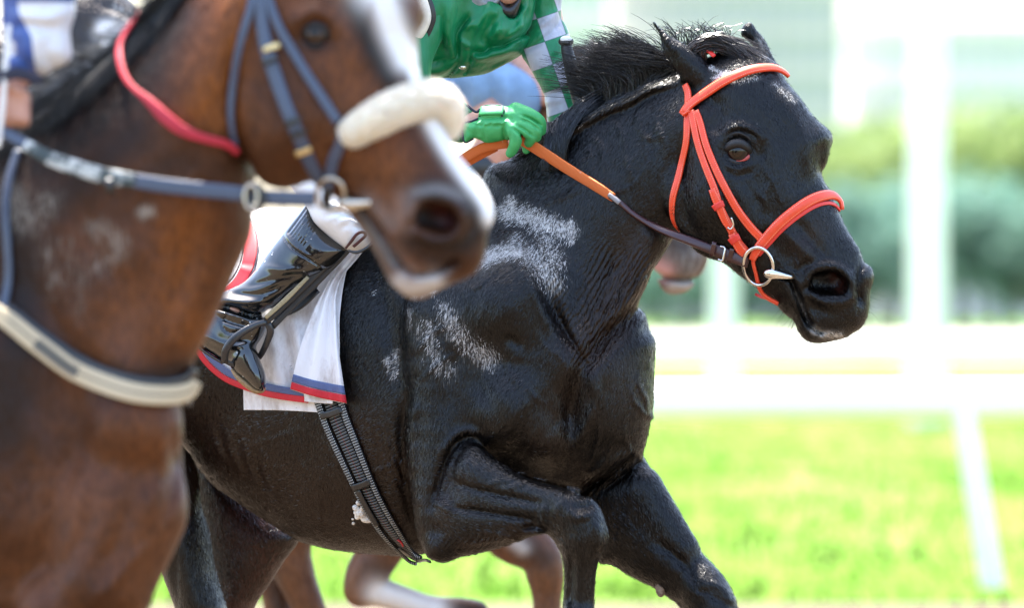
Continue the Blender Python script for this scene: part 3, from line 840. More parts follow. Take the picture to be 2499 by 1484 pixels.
# ---------------------------------------------------------------- hair
def hair(name, strands, mat, parent, D0=20.0, r0=1.3, r1=.25, kind=None, scale=1.0):
    """strands: list of (n, 3) model-space point lines; each is a thin three-sided tapered lock"""
    n = len(strands[0])
    P = np.array(strands)                       # m, n, 3
    m = len(P)
    T = np.gradient(P, axis=1); T /= np.linalg.norm(T, axis=2, keepdims=True) + 1e-9
    u = np.array([0.13, 0.21, 0.97])
    A = np.cross(T, u); A /= np.linalg.norm(A, axis=2, keepdims=True) + 1e-9
    B = np.cross(T, A)
    rr = (np.linspace(1, 0, n) ** .6 * (r0 - r1) + r1)[None, :] * RNG.uniform(.6, 1.25, (m, 1))
    rings = [P + rr[:, :, None] * (math.cos(a) * A + math.sin(a) * B) for a in (0, 2.094, 4.189)]
    V = np.stack(rings, 2).reshape(-1, 3)
    i = np.arange(m)[:, None, None] * n * 3; j = np.arange(n - 1)[None, :, None] * 3; k = np.arange(3)[None, None, :]
    k2 = (k + 1) % 3
    F = np.stack([i + j + k, i + j + k2, i + j + 3 + k2, i + j + 3 + k], -1).reshape(-1, 4)
    return mesh_obj(name, world_pts(V, D0), F, mat, parent, kind=kind)

def lock(p0, p1, p2, p3, n=8, jit=0.0):
    t = np.linspace(0, 1, n)[:, None]
    a = [np.array(p, float) + RNG.normal(0, jit, 3) * f for p, f in zip((p0, p1, p2, p3), (.4, .8, 1, 1.4))]
    return (1 - t) ** 3 * a[0] + 3 * (1 - t) ** 2 * t * a[1] + 3 * (1 - t) * t * t * a[2] + t ** 3 * a[3]

hm_ = Mat('black mane hair')
hm_.col(hm_.ramp(hm_.noise(hm_.coord('Object', (260, 260, 260)), 1.0, 2), (.35, (.004, .004, .0045)), (.7, (.012, .010, .010))))
hm_.set(Roughness=.24); hm_.b.inputs['Specular IOR Level'].default_value = .8
htr = hm_.node('ShaderNodeBsdfTranslucent'); htr.inputs[0].default_value = (.55, .50, .45, 1); hmx = hm_.node('ShaderNodeMixShader'); hmx.inputs[0].default_value = .09
hm_.link(hm_.b.outputs[0], hmx.inputs[1]); hm_.link(htr.outputs[0], hmx.inputs[2]); hm_.link(hmx.outputs[0], hm_.n['Material Output'].inputs['Surface'])
mane_hair = hm_.m

crest = even(catmull([(1668, 172), (1586, 205), (1534, 230), (1470, 258), (1410, 285), (1350, 325), (1290, 372), (1235, 425)], 10), 2.0)
def crest_at(t):
    i = min(len(crest) - 1, int(t * (len(crest) - 1))); x, y = crest[i]
    return x, y, float(-60 + (x - 1300) * .36)
L = []
TUFT = [(RNG.uniform(0, .50), RNG.normal(0, 18), RNG.uniform(.75, 1.25), RNG.normal(0, 26)) for _ in range(46)]
for k in range(3000):                           # standing part of the mane, thrown back by the wind
    tc = TUFT[k % 46]
    t = min(.47, max(0, tc[0] + RNG.normal(0, .018)))
    x, y, w = crest_at(t)
    y -= RNG.uniform(-4, 16); w += -14 + tc[3] * .45 + RNG.normal(0, 13)
    ln = 108 * tc[2] * RNG.uniform(.35, 1.45) * (.30 + .70 * min(1, t / .20))
    lean = -60 + 62 * t + tc[1] * 1.1 + RNG.normal(0, 9)
    tip = tc[1] * .4
    L.append(lock((x, y, w), (x + lean * .05 + 6, y - ln * .42, w), (x + lean * .45, y - ln * .80, w + RNG.normal(0, 5)), (x + lean * 1.5 + tip, y - ln * (.92 - .12 * RNG.uniform(0, 1)), w + RNG.normal(0, 10)), jit=2.2))
for k in range(900):                            # hair lying along the crest, swept down and back
    t = .80 * RNG.uniform(0, 1) ** .45
    x, y, w = crest_at(t)
    y -= RNG.uniform(-5, 20)
    ln = RNG.uniform(45, 90)
    tx, ty = -.90, .42
    o = RNG.uniform(-8, 15)
    pts = []
    for f in (0, .33, .66, 1):
        px, py = x + tx * ln * f + 4 * f, y + ty * ln * f + o * f
        q = DHM(px, py); pts.append((px, py, max(float(q[2]) + 5 + RNG.uniform(0, 10), w - 10)))
    L.append(lock(*pts, jit=2.0))
for k in range(1100):                            # heavy lock beside the jockey's hand
    t = RNG.uniform(0, 1)
    x0, y0 = 1468 - 100 * t + RNG.normal(0, 4), 240 + 62 * t + RNG.normal(0, 8)
    x1, y1 = 1338 + 34 * RNG.uniform(0, 1), 412 - 60 * RNG.uniform(0, 1) ** 2
    q = float(DHM(x1, y1)[2])
    L.append(lock((x0, y0, 30), (x0 - 45, y0 + 14, 70), (x1 + 8, y1 - 70, q + 26), (x1, y1, q + 14), jit=4))
for k in range(200):                            # lock standing against the hand
    s_ = RNG.uniform(-1, 1)
    L.append(lock((1345 + 14 * s_, 300, 40), (1338 + 12 * s_, 330, 70), (1336 + 8 * s_, 370, 84), (1328 + 4 * s_, 412, 80), jit=3))
for k in range(60):                             # stray hairs
    t = RNG.uniform(0, .55); x, y, w = crest_at(t); ln = RNG.uniform(90, 150)
    lean = RNG.normal(-40, 30)
    L.append(lock((x, y, w), (x + lean * .2, y - ln * .5, w), (x + lean * .8, y - ln * .8, w), (x + lean * 1.5, y - ln * .85, w), jit=8))
hair('mane', L, mane_hair, dark_horse, r0=1.2, r1=.25)
L = []
for k in range(1500):                           # forelock, blown forward over the poll
    s_ = RNG.uniform(0, 1); w = 40 + 120 * RNG.uniform(0, 1)
    hgt = RNG.uniform(0, 1) ** .7
    x0, y0 = 1650 + 70 * RNG.uniform(0, 1), 160 - 14 * RNG.uniform(0, 1)
    e = RNG.uniform(0, 1)
    p1 = (1690 + 10 * e, 118 - 52 * hgt, w + 6); p2 = (1758 + 18 * e, 104 - 34 * hgt + 8 * (1 - e), w + 10); p3 = (1806 + 42 * e, 160 - 16 * hgt + 4 * e, w + 16)
    L.append(lock((x0, y0, w - 10), p1, p2, (p3[0] + RNG.normal(0, 16), p3[1] + RNG.normal(0, 9), p3[2]), jit=7))
for k in range(130):
    x0 = RNG.uniform(1630, 1780); w = RNG.uniform(30, 150)
    L.append(lock((x0, 130, w), (x0 + 6, 100, w), (x0 + RNG.normal(-8, 16), 72, w), (x0 + RNG.normal(-16, 30), 62 + RNG.uniform(-6, 14), w), jit=6))
hair('forelock', L, mane_hair, dark_horse, r0=1.4, r1=.3)
L = []
for k in range(46):                             # whiskers
    if k % 5: x, y = RNG.uniform(1905, 1985), 0; y = 742 + (x - 1905) * 1.05; a = RNG.uniform(1.7, 2.9)
    else: x, y = RNG.uniform(2085, 2125), RNG.uniform(690, 790); a = RNG.uniform(-.5, 1.1)
    ln = RNG.uniform(18, 50)
    L.append(lock((x, y, 165), (x + ln * .3 * math.cos(a), y + ln * .3 * math.sin(a), 172), (x + ln * .7 * math.cos(a), y + ln * .7 * math.sin(a) + 4, 176), (x + ln * math.cos(a), y + ln * math.sin(a) + 9, 180), jit=1))
hair('whisker', L, mane_hair, dark_horse, r0=.42, r1=.15, kind='stuff')

callus_m = simple('grey tan callus', (.26, .20, .15), .8, .4, 160, bump=.8, bscale=240, bdist=.006)
eyeball('callus', (1612, 1434, float(DHS(1612, 1434)[2]) - 4), 26, callus_m, dark_horse, sq=(.52, .95, .5))

# short lying hair of the black coat: one thin blade per hair, following the lie of the coat
def coat_hair(V, F, n, tint, foam, wrk):
    P = V[F]
    nr = np.cross(P[:, 2] - P[:, 0], P[:, 3] - P[:, 1]); nr /= np.linalg.norm(nr, axis=1, keepdims=True) + 1e-9
    if nr[:, 2].mean() < 0 and (nr[:, 2] > 0).sum() < (nr[:, 2] < 0).sum(): nr = -nr
    c = P.mean(1)
    # make sure the normals point outwards
    i0 = np.argmax(c[:, 2])
    if nr[i0, 2] < 0: nr = -nr
    ok = np.where((nr[:, 2] > -.1) & (c[:, 0] > 440) & (c[:, 1] < 1490))[0]
    k = RNG.choice(ok, n)
    k = k[(wrk[F[k, 0]] < .35) | (RNG.uniform(0, 1, n) < .3)]; n = len(k)
    p = c[k] + RNG.uniform(-2.2, 2.2, (n, 3)); N = nr[k]
    x, y, w = p[:, 0], p[:, 1], p[:, 2]
    d = np.zeros((n, 3)); d[:] = (-.75, .65, 0)
    def st(m, v): d[m] = v
    st((x > 980) & (x < 1300), (-.42, .90, .1)); st((x > 1150) & (y < 700), (-.62, .78, 0)); st((x >= 1300) & (y > 640), (-.16, .98, 0)); st((x > 1400) & (y < 640), (-.66, .74, 0))
    st((x > 1660) & (y < 840), (.36, .92, 0)); st((x > 1840) & (y > 480) & (y < 840), (.50, .86, 0))
    st((y > 1090) & (x > 1060) & (x < 1400) & (w > 40 + (x - 1080) * .5), (.94, .32, .3)); st((y > 1180) & (x > 1370) & (x < 1490), (.05, 1, 0)); st((y > 1120) & (x > 1490), (.62, .78, .1)); st((y > 1090) & (x < 640) & (y > 1060 + (x - 440) * .8), (.2, .98, 0))
    sw = .30 * np.sin(x * .021 + 1.7 * np.sin(y * .013)) + .22 * np.sin(y * .034 + x * .017) + RNG.normal(0, .16, n)
    cs, sn = np.cos(sw), np.sin(sw)
    d = np.stack([d[:, 0] * cs - d[:, 1] * sn, d[:, 0] * sn + d[:, 1] * cs, d[:, 2]], 1)
    d -= N * (d * N).sum(1, keepdims=True); d /= np.linalg.norm(d, axis=1, keepdims=True) + 1e-9
    sd = np.cross(N, d)
    ln = (RNG.uniform(7, 14, n) * np.where((x > 1650) & (y < 840), .62, 1.0))[:, None]; wd = RNG.uniform(.45, .85, n)[:, None]
    lift = RNG.uniform(.0, .11, n)[:, None]; roll = RNG.normal(0, .26, n)[:, None]
    s2 = sd * np.cos(roll) + N * np.sin(roll)
    b = p + N * .6
    A = b - s2 * wd; B2 = b + s2 * wd; C = b + d * ln + N * ln * lift
    VV = np.stack([A, B2, C], 1).reshape(-1, 3)
    vi = F[k, 0]
    at_ = dict(tint=np.repeat(tint[vi], 3), foam=np.repeat(foam[vi], 3), shade=np.repeat(RNG.uniform(0, 1, n), 3))
    return mesh_obj('coat_hair', world_pts(VV), np.arange(n * 3).reshape(-1, 3), chm, dark_horse, smooth=False, attrs=at_, kind='stuff')
ch_ = Mat('short black hair')
cb = ch_.mix(ch_.attr('shade'), (.0012, .0011, .0012), (.0075, .0062, .0058))
cb = ch_.mix(ch_.math('MULTIPLY', ch_.attr('tint'), .8), cb, (.022, .0095, .0046))
fz_ = ch_.math('MULTIPLY', ch_.math('GREATER_THAN', ch_.math('ADD', ch_.attr('foam'), ch_.math('MULTIPLY', ch_.attr('shade'), .8)), 1.12), .8)
cb = ch_.mix(fz_, cb, (.62, .61, .60))
ch_.col(cb); ch_.set(Roughness=.30); ch_.b.inputs['Specular IOR Level'].default_value = .40
chm = ch_.m
coat_hair(Vd, Fd, 240000, tint, foam, wrinkle)
# ================================================================ bridle of the dark horse
def strap_mat(name, color, rough=.42, stitch=None, lining=None, coat=.15, bump=.2, var=.08):
    m = Mat(name)
    uv = m.node('ShaderNodeUVMap'); sp = m.node('ShaderNodeSeparateXYZ'); m.link(uv.outputs[0], sp.inputs[0])
    n = m.noise(m.coord(), 90, 4)
    c = m.ramp(n, (.3, tuple(x * (1 - var) for x in color)), (.7, tuple(min(1, x * (1 + var)) for x in color)))
    av = m.math('ABSOLUTE', sp.outputs[1])
    if stitch:
        on = m.math('GREATER_THAN', m.math('SINE', m.math('MULTIPLY', sp.outputs[0], 6.283 / 5.5)), -.2)
        band = m.math('COMPARE', av, .70); band.node.inputs[2].default_value = .055
        c = m.mix(m.math('MULTIPLY', on, band), c, stitch)
    m.col(c); m.set(Roughness=rough, Coat_Weight=coat); m.b.inputs['Coat Roughness'].default_value = .25
    b = m.bump(m.noise(m.coord(), 420, 3), bump, .002)
    if stitch: b = m.bump(av, .3, .004, b)
    m.nrm(b)
    return m.m
ORANGE = (.80, .062, .016)
bridle_m = strap_mat('orange-red bridle strap', ORANGE, .40, stitch=(.86, .35, .22))
bridle_d = strap_mat('red bridle keeper', (.70, .035, .022), .5)
steel = simple('polished steel', (.72, .71, .68), .16, .08, 200, metal=1.0, bump=.05)
rein_brown = strap_mat('dark brown rein leather', (.045, .012, .012), .32, stitch=None, coat=.35)
rein_orange = Mat('ribbed orange rein grip')
uvn = rein_orange.node('ShaderNodeUVMap'); spn = rein_orange.node('ShaderNodeSeparateXYZ'); rein_orange.link(uvn.outputs[0], spn.inputs[0])
wv = rein_orange.math('SINE', rein_orange.math('MULTIPLY', spn.outputs[0], 6.283 / 4.2))
wv2 = rein_orange.math('SINE', rein_orange.math('MULTIPLY', spn.outputs[1], 22.0))
wvv = rein_orange.math('MULTIPLY', wv, wv2)
wear = rein_orange.noise(rein_orange.coord('Object', (60, 60, 30)), 1.0, 4, .7)
oc = rein_orange.mix(rein_orange.ramp(wear, (.66, (0, 0, 0)), (.74, (1, 1, 1))), (.72, .17, .03), (.80, .62, .52))
oc = rein_orange.mix(rein_orange.math('MULTIPLY', rein_orange.math('ADD', wvv, .6, True), .22), oc, (.45, .07, .015))
rein_orange.col(oc); rein_orange.set(Roughness=.55); rein_orange.nrm(rein_orange.bump(wvv, .5, .003))
rein_orange = rein_orange.m

bridle = empty('bridle', (0.55, -0.2, 1.9), 'orange-red bridle with white stitching and steel bit ring on the black horse', 'bridle')
H = DHS
strap('throatlatch', [(1682, 268), (1679, 295), (1676, 350), (1659, 425), (1644, 480), (1643, 521), (1650, 545), (1664, 561)], [19, 19, 18, 18, 17, 15, 13, 12], bridle_m, bridle, H, off=5, thick=5)
strap('crownpiece', [(1676, 206), (1682, 225), (1683, 250), (1682, 278)], [17, 18, 19, 19], bridle_m, bridle, H, off=9, thick=5)
strap('cheekpiece', [(1688, 272), (1692, 290), (1703, 342), (1722, 403), (1744, 463), (1757, 505), (1778, 548), (1800, 586), (1822, 612)], [17, 17, 17, 17, 17, 17, 19, 20, 21], bridle_m, bridle, H, off=8, thick=5)
strap('cheekpiece_billet', [(1738, 462), (1747, 485), (1757, 510), (1768, 535), (1782, 556)], [16, 20, 20, 18, 13], bridle_m, bridle, H, off=15, thick=5)
strap('cheekpiece_loop', [(1786, 566), (1797, 585), (1812, 606), (1826, 616)], [18, 22, 25, 24], bridle_m, bridle, H, off=15, thick=5)
strap('noseband_strap', [(1700, 272), (1708, 295), (1725, 356), (1752, 425), (1788, 493), (1826, 546), (1860, 584)], [14, 16, 17, 18, 19, 20, 20], bridle_m, bridle, H, off=7, thick=5)
strap('browband', [(1672, 280), (1684, 264), (1714, 239), (1760, 207), (1806, 184), (1840, 174), (1880, 172), (1904, 182), (1916, 194)], [22, 24, 25, 25, 24, 23, 21, 17, 12], bridle_m, bridle, H, off=12, thick=6, crown=1.5)
strap('noseband', [(1838, 632), (1847, 612), (1866, 584), (1899, 548), (1935, 515), (1976, 489), (2010, 479), (2030, 482), (2044, 498), (2046, 515)], [17, 22, 25, 26, 26, 26, 25, 21, 15, 11], bridle_m, bridle, H, off=10, thick=6, crown=1.5)
strap('noseband_lining', [(1852, 622), (1874, 597), (1908, 561), (1944, 530), (1984, 505), (2014, 497), (2034, 503), (2045, 517)], [9, 10, 10, 10, 10, 9, 8, 6], bridle_d, bridle, H, off=5, thick=5)
strap('chin_strap', [(1841, 622), (1840, 641), (1847, 666), (1854, 695), (1863, 713), (1879, 726), (1902, 738)], [12, 9, 9, 10, 11, 13, 12], bridle_m, bridle, H, off=6, thick=5)
strap('chin_strap_tip', [(1843, 718, 150), (1856, 724, 160), (1872, 728, 168), (1886, 734, 172)], [6, 8, 9, 9], bridle_d, bridle, None, thick=4)
strap('headpiece', [(1716, 139), (1732, 146), (1748, 154)], [9, 11, 9], bridle_d, bridle, H, off=22, thick=5)
strap('keeper', [(1741, 507), (1752, 499), (1765, 494)], 15, bridle_d, bridle, H, off=20, thick=4)
strap('keeper', [(1783, 585), (1795, 577), (1808, 571)], 17, bridle_d, bridle, H, off=20, thick=4)
strap('keeper', [(1668, 284), (1676, 276), (1686, 271)], 18, bridle_m, bridle, H, off=13, thick=5)
def hw_(x, y, o): return (x, y, float(DHS(x, y)[2]) + o)
tube('buckle', [hw_(1784, 531, 24), hw_(1789, 549, 24), hw_(1782, 559, 24), hw_(1775, 555, 24)], 2.2, steel, bridle, step=3)
tube('bit_ring', [hw_(1850 + 36 * math.cos(a) * 1.0 + 3 * math.sin(a), 650 + 46 * math.sin(a), 22 + 0 * a) for a in np.linspace(0, 2 * math.pi, 16, endpoint=False)], 4.4, steel, bridle, step=5, closed=True)
tube('bit_mouthpiece', [hw_(1866, 667, 24) + (4,), hw_(1869, 667, 25) + (10,), hw_(1880, 668, 26) + (12.5,), hw_(1900, 671, 20) + (10,), hw_(1922, 675, 10) + (7,), hw_(1938, 677, -6) + (6,)], 10, steel, bridle, step=4, nseg=16)

def free_line(pts, minoff=9):
    return [(x, y, max(w, float(DHS(x, y)[2]) + minoff)) for x, y, w in pts]
rein = empty('rein', (0.25, -0.15, 1.7), 'rein with ribbed orange grip and brown leather end on the black horse', 'rein')
rl = free_line([(1270, 338, 70), (1300, 357, 78), (1340, 383, 90), (1380, 409, 100), (1420, 434, 110), (1460, 459, 120), (1497, 483, 130)])
strap('rein_grip', rl, [30, 30, 29, 28, 27, 26, 22], rein_orange, rein, None, thick=5, crown=1.5, nrm=(-.2, .45, .9))
rl = free_line([(1488, 477, 132), (1512, 494, 140), (1545, 522, 150), (1590, 549, 165), (1640, 571, 185), (1700, 594, 200), (1760, 619, 215), (1826, 641, 225)])
strap('rein_leather', rl, [17, 13, 13, 17, 20, 22, 25, 27], rein_brown, rein, None, thick=6, crown=1.5, nrm=[(-.2, .45, .9), (.1, -.6, .8), (.2, -.5, .85), (.1, -.2, .95), (0, .1, 1), (0, .15, 1)])
strap('rein_end', free_line([(1736, 604, 214), (1770, 619, 224), (1800, 630, 230), (1822, 640, 232)], 16), [24, 26, 27, 27], rein_brown, rein, None, thick=5, crown=1.0)
for kx, ky in ((1739, 607), (1782, 624)):
    strap('keeper', free_line([(kx + 4, ky - 17, 226), (kx, ky, 232), (kx - 4, ky + 17, 226)], 20), 11, rein_brown, rein, None, thick=4)
tube('buckle', free_line([(1757, 601, 236), (1768, 605, 238), (1766, 622, 240), (1762, 636, 238), (1752, 633, 236)], 24), 2.4, steel, rein, step=3)
tube('rein_binding', free_line([(1486, 474, 140), (1494, 480, 142), (1502, 487, 142), (1512, 495, 142)], 12), 6.5, simple('grey binding tape', (.25, .24, .25), .6), rein, step=4)
strap('rein_grip', [(1110, 402, 20), (1135, 385, 30), (1175, 362, 44), (1210, 353, 54), (1240, 349, 60)], [22, 24, 25, 25, 25], rein_orange, rein, None, thick=5, crown=1.0, nrm=(-.1, .35, .9))
strap('rein_grip', [(1120, 410, 4), (1150, 392, 14), (1185, 374, 24), (1212, 362, 34)], [20, 20, 18, 14], rein_orange, rein, None, thick=5, nrm=(-.1, .6, .8))
# ================================================================ saddle cloth, girth
def coons(top, bottom, left, right, nu, nv):
    T_ = catmull(top, 12); B_ = catmull(bottom, 12); L_ = catmull(left, 12); R__ = catmull(right, 12)
    def samp(c, n):
        L = np.concatenate([[0], np.cumsum(np.linalg.norm(np.diff(c, axis=0), axis=1))]); q = np.linspace(0, L[-1], n)
        return np.stack([np.interp(q, L, c[:, k]) for k in range(c.shape[1])], 1)
    T_, B_ = samp(T_, nu), samp(B_, nu); L_, R__ = samp(L_, nv), samp(R__, nv)
    u = np.linspace(0, 1, nu)[:, None, None]; v = np.linspace(0, 1, nv)[None, :, None]
    S_ = (1 - v) * T_[:, None] + v * B_[:, None] + (1 - u) * L_[None] + u * R__[None]
    S_ -= (1 - u) * (1 - v) * T_[0] + u * (1 - v) * T_[-1] + (1 - u) * v * B_[0] + u * v * B_[-1]
    return S_
def cloth(name, top, bottom, left, right, hm, off, fold, mat, parent, nu=90, nv=90, thick=3.0, free=None):
    S_ = coons(top, bottom, left, right, nu, nv)
    U, W = np.meshgrid(np.linspace(0, 1, nu), np.linspace(0, 1, nv), indexing='ij')
    if free is None:
        C = hm(S_[..., 0], S_[..., 1])
        for _ in range(6):
            z = C[..., 2]; zz = np.pad(z, 1, mode='edge'); C[..., 2] = (zz[:-2, 1:-1] + zz[2:, 1:-1] + zz[1:-1, :-2] + zz[1:-1, 2:]) / 4
    else:
        w = free(S_[..., 0], S_[..., 1]); C = np.stack([pcx(S_[..., 0], w), pcy(S_[..., 1], w), w], -1)
    C[..., 2] += off + fold(U, W)
    A = C.reshape(-1, 3); Bk = A.copy(); Bk[:, 2] -= thick
    n = nu * nv
    idx = np.arange(n).reshape(nu, nv)
    f = np.stack([idx[:-1, :-1], idx[:-1, 1:], idx[1:, 1:], idx[1:, :-1]], -1).reshape(-1, 4)
    F = [f, f[:, ::-1] + n]
    for e in (idx[0, :], idx[-1, ::-1], idx[::-1, 0], idx[:, -1]):
        a, b = e[:-1], e[1:]
        F.append(np.stack([a, a + n, b + n, b], -1))
    uv = np.stack([U.ravel(), W.ravel()], 1)
    o = mesh_obj(name, world_pts(np.vstack([A, Bk])), np.vstack(F), mat, parent, uv=np.vstack([uv, uv]))
    return o, C

wc_ = Mat('white saddle cloth')
nv_ = wc_.coord()
dirt = wc_.noise(wc_.coord('Object', (13, 13, 6)), 1.0, 6, .7)
cc = wc_.mix(wc_.ramp(dirt, (.47, (0, 0, 0)), (.74, (1, 1, 1))), (.80, .79, .80), (.36, .29, .25))
wc_.col(cc); wc_.set(Roughness=.75); wc_.b.inputs['Sheen Weight'].default_value = .2
b_ = wc_.bump(wc_.noise(wc_.coord('Object', (14, 14, 10)), 1.0, 4), .25, .02); wc_.nrm(wc_.bump(wc_.noise(nv_, 900, 2), .12, .001, b_))
white_cloth = wc_.m
blue_trim = simple('slate blue trim', (.085, .12, .26), .6, .1, 200, bscale=900)
red_trim = simple('red trim', (.55, .012, .025), .6, .1, 200, bscale=900)
navy = simple('navy binding', (.012, .014, .035), .6, .2, 200, bscale=700)

saddle_cloth = empty('saddle_cloth', (-0.45, .2, 1.5), 'white saddle cloth with red and blue edging and a red number, under the black boot', 'saddle cloth')
def fold_main(u, v):
    f = 7 * np.exp(-((u - .55 - .25 * (v - .5)) / .05) ** 2) + 9 * np.exp(-((u - .70 - .3 * (v - .5)) / .04) ** 2) - 6 * np.exp(-((u - .63 - .28 * (v - .5)) / .04) ** 2) + 5 * np.exp(-((u - .36 - .2 * (v - .6)) / .05) ** 2)
    return 1.7 * f * np.clip((v - .2) * 2.2, 0, 1) + 4 * np.sin(9 * u + 5 * v) * v
underlay, _ = cloth('underlay', [(600, 880), (700, 900), (790, 920)], [(595, 1001), (690, 1002), (781, 1007)], [(600, 880), (594, 945), (595, 1001)], [(790, 920), (776, 975), (781, 1007)], DHS, 7, lambda u, v: 2 * np.sin(7 * u), white_cloth, saddle_cloth, 50, 40)
main_bottom = [(470, 826), (484, 850), (505, 880), (531, 906), (560, 927), (595, 943), (651, 963), (710, 975), (771, 983), (812, 986)]
main, _ = cloth('main_cloth', [(420, 520), (600, 508), (760, 512), (900, 560)], main_bottom, [(420, 520), (430, 680), (470, 826)], [(900, 560), (852, 640), (830, 760), (828, 880), (812, 986)], DHS, 16, fold_main, white_cloth, saddle_cloth, 120, 110)
def inset(line, d):
    C = catmull(line, 8); T = np.gradient(C, axis=0); T /= np.linalg.norm(T, axis=1, keepdims=True)
    return [tuple(p) for p in (C + np.stack([T[:, 1], -T[:, 0]], 1) * d)][::3]
def trimline(name, line, d, width, mat, off, extra=None):
    P = inset(line, d)
    strap(name, P, width, mat, saddle_cloth, DHS, off=off, thick=2.0, sm=6)
trimline('red_edge', main_bottom[:-1], 8, 16, red_trim, 22)
trimline('blue_edge', main_bottom[1:-1], 24, 17, blue_trim, 23)
# number on the cloth: a red ring with navy outlines round a white middle
def ring_pts(cx_, cy_, rx, ry, rot, n=20):
    return [(cx_ + rx * math.cos(a) * math.cos(rot) - ry * math.sin(a) * math.sin(rot), cy_ + rx * math.cos(a) * math.sin(rot) + ry * math.sin(a) * math.cos(rot)) for a in np.linspace(0, 2 * math.pi, n, endpoint=False)]
strap('number', ring_pts(553, 642, 62, 92, .36), 36, red_trim, saddle_cloth, DHS, off=23, thick=2, sm=6, closed=True)
strap('number_outline', ring_pts(553, 642, 81, 111, .36), 2.5, navy, saddle_cloth, DHS, off=23, thick=3, sm=6, closed=True)
strap('number_outline', ring_pts(553, 642, 43, 73, .36), 3, navy, saddle_cloth, DHS, off=23, thick=3, sm=6, closed=True)
# the loose front flap
flap_r = [(925, 560), (880, 622), (836, 676), (822, 720), (821, 760), (826, 842), (838, 930), (847, 985)]
flap_l = [(862, 590), (838, 628), (800, 690), (775, 738), (753, 790), (732, 850), (716, 915), (709, 950)]
flap_b = [(709, 950), (752, 964), (800, 976), (847, 985)]
def fold_flap(u, v):
    return (13 * np.exp(-((u - .45 + .2 * v) / .16) ** 2) - 9 * np.exp(-((u - .74) / .10) ** 2) + 8 * np.exp(-((u - .93) / .08) ** 2) + 5 * np.sin(14 * u + 2 * v)) * np.clip(v * 1.6, .3, 1)
flap, FC = cloth('flap', [(862, 590), (890, 572), (925, 560)], flap_b, flap_l, flap_r, DHS, 34, fold_flap, white_cloth, saddle_cloth, 70, 110)
def flap_trim(name, v0, v1, mat):
    nu, nv = FC.shape[:2]; j = np.linspace(v0, v1, 5) * (nv - 1)
    rows = []
    for q in j:
        a = int(min(nv - 2, q)); f = q - a; rows.append(FC[:, a] * (1 - f) + FC[:, a + 1] * f + np.array([0, 0, 1.6]))
    P = np.stack(rows, 1); n = nu * 5; idx = np.arange(n).reshape(nu, 5)
    f = np.stack([idx[:-1, :-1], idx[:-1, 1:], idx[1:, 1:], idx[1:, :-1]], -1).reshape(-1, 4)
    A = P.reshape(-1, 3); B2 = A - np.array([0, 0, 1.2])
    F = [f, f[:, ::-1] + n]
    for e in (idx[0, :], idx[-1, ::-1], idx[::-1, 0], idx[:, -1]):
        F.append(np.stack([e[:-1], e[:-1] + n, e[1:] + n, e[1:]], -1))
    mesh_obj(name, world_pts(np.vstack([A, B2])), np.vstack(F), mat, saddle_cloth)
flap_trim('blue_edge', .905, .952, blue_trim)
flap_trim('red_edge', .954, .998, red_trim)

# girth of woven elastic
gm = Mat('woven black elastic')
u_ = gm.node('ShaderNodeUVMap'); s_ = gm.node('ShaderNodeSeparateXYZ'); gm.link(u_.outputs[0], s_.inputs[0])
g1 = gm.math('GREATER_THAN', gm.math('SINE', gm.math('MULTIPLY', s_.outputs[0], 6.283 / 6.5)), .25)
g2 = gm.math('GREATER_THAN', gm.math('SINE', gm.math('MULTIPLY', s_.outputs[1], 17.0)), .1)
gc = gm.mix(gm.math('MULTIPLY', g1, g2), (.010, .010, .012), (.62, .64, .61))
gm.col(gc); gm.set(Roughness=.7); gm.nrm(gm.bump(gm.math('MULTIPLY', g1, g2), .5, .003))
webbing = gm.m
gm2 = Mat('ribbed black elastic')
u_ = gm2.node('ShaderNodeUVMap'); s_ = gm2.node('ShaderNodeSeparateXYZ'); gm2.link(u_.outputs[0], s_.inputs[0])
w_ = gm2.math('SINE', gm2.math('MULTIPLY', s_.outputs[0], 6.283 / 7.5))
rd = gm2.math('COMPARE', s_.outputs[1], .05); rd.node.inputs[2].default_value = .035
gc = gm2.mix(gm2.ramp(w_, (.55, (0, 0, 0)), (.9, (1, 1, 1))), (.012, .012, .013), (.20, .21, .20))
gc = gm2.mix(gm2.math('MULTIPLY', rd, .5), gc, (.30, .02, .02))
gm2.col(gc); gm2.set(Roughness=.65); gm2.nrm(gm2.bump(w_, .6, .004))
elastic = gm2.m
black_leather = simple('black leather', (.012, .012, .013), .33, .3, 120, coat=.2, bump=.25)
girth = empty('girth', (-0.35, .1, 1.2), 'black woven elastic girth running down the barrel behind the elbow', 'girth')
gl = [(795, 930), (808, 979), (825, 1030), (842, 1071), (872, 1140), (902, 1205), (925, 1247), (949, 1285), (980, 1325), (1008, 1352), (1030, 1368)]
gw = [74, 73, 70, 68, 62, 57, 54, 50, 40, 32, 28]
gc_ = catmull(np.array([(p[0], p[1], w) for p, w in zip(gl, gw)]), 6)
Tn = np.gradient(gc_[:, :2], axis=0); Tn /= np.linalg.norm(Tn, axis=1, keepdims=True); Nn = np.stack([Tn[:, 1], -Tn[:, 0]], 1)
def band(f, wf): return [tuple(p) for p in (gc_[:, :2] + Nn * (gc_[:, 2] * f)[:, None])][::3], list((gc_[:, 2] * wf)[::3])
p_, w_ = band(0, .5); strap('elastic_panel', p_, w_, elastic, girth, DHS, off=5, thick=6, sm=6, crown=2)
p_, w_ = band(.37, .26); strap('webbing', p_, w_, webbing, girth, DHS, off=9, thick=6, sm=6, crown=2)
p_, w_ = band(-.37, .26); strap('webbing', p_, w_, webbing, girth, DHS, off=9, thick=6, sm=6, crown=2)
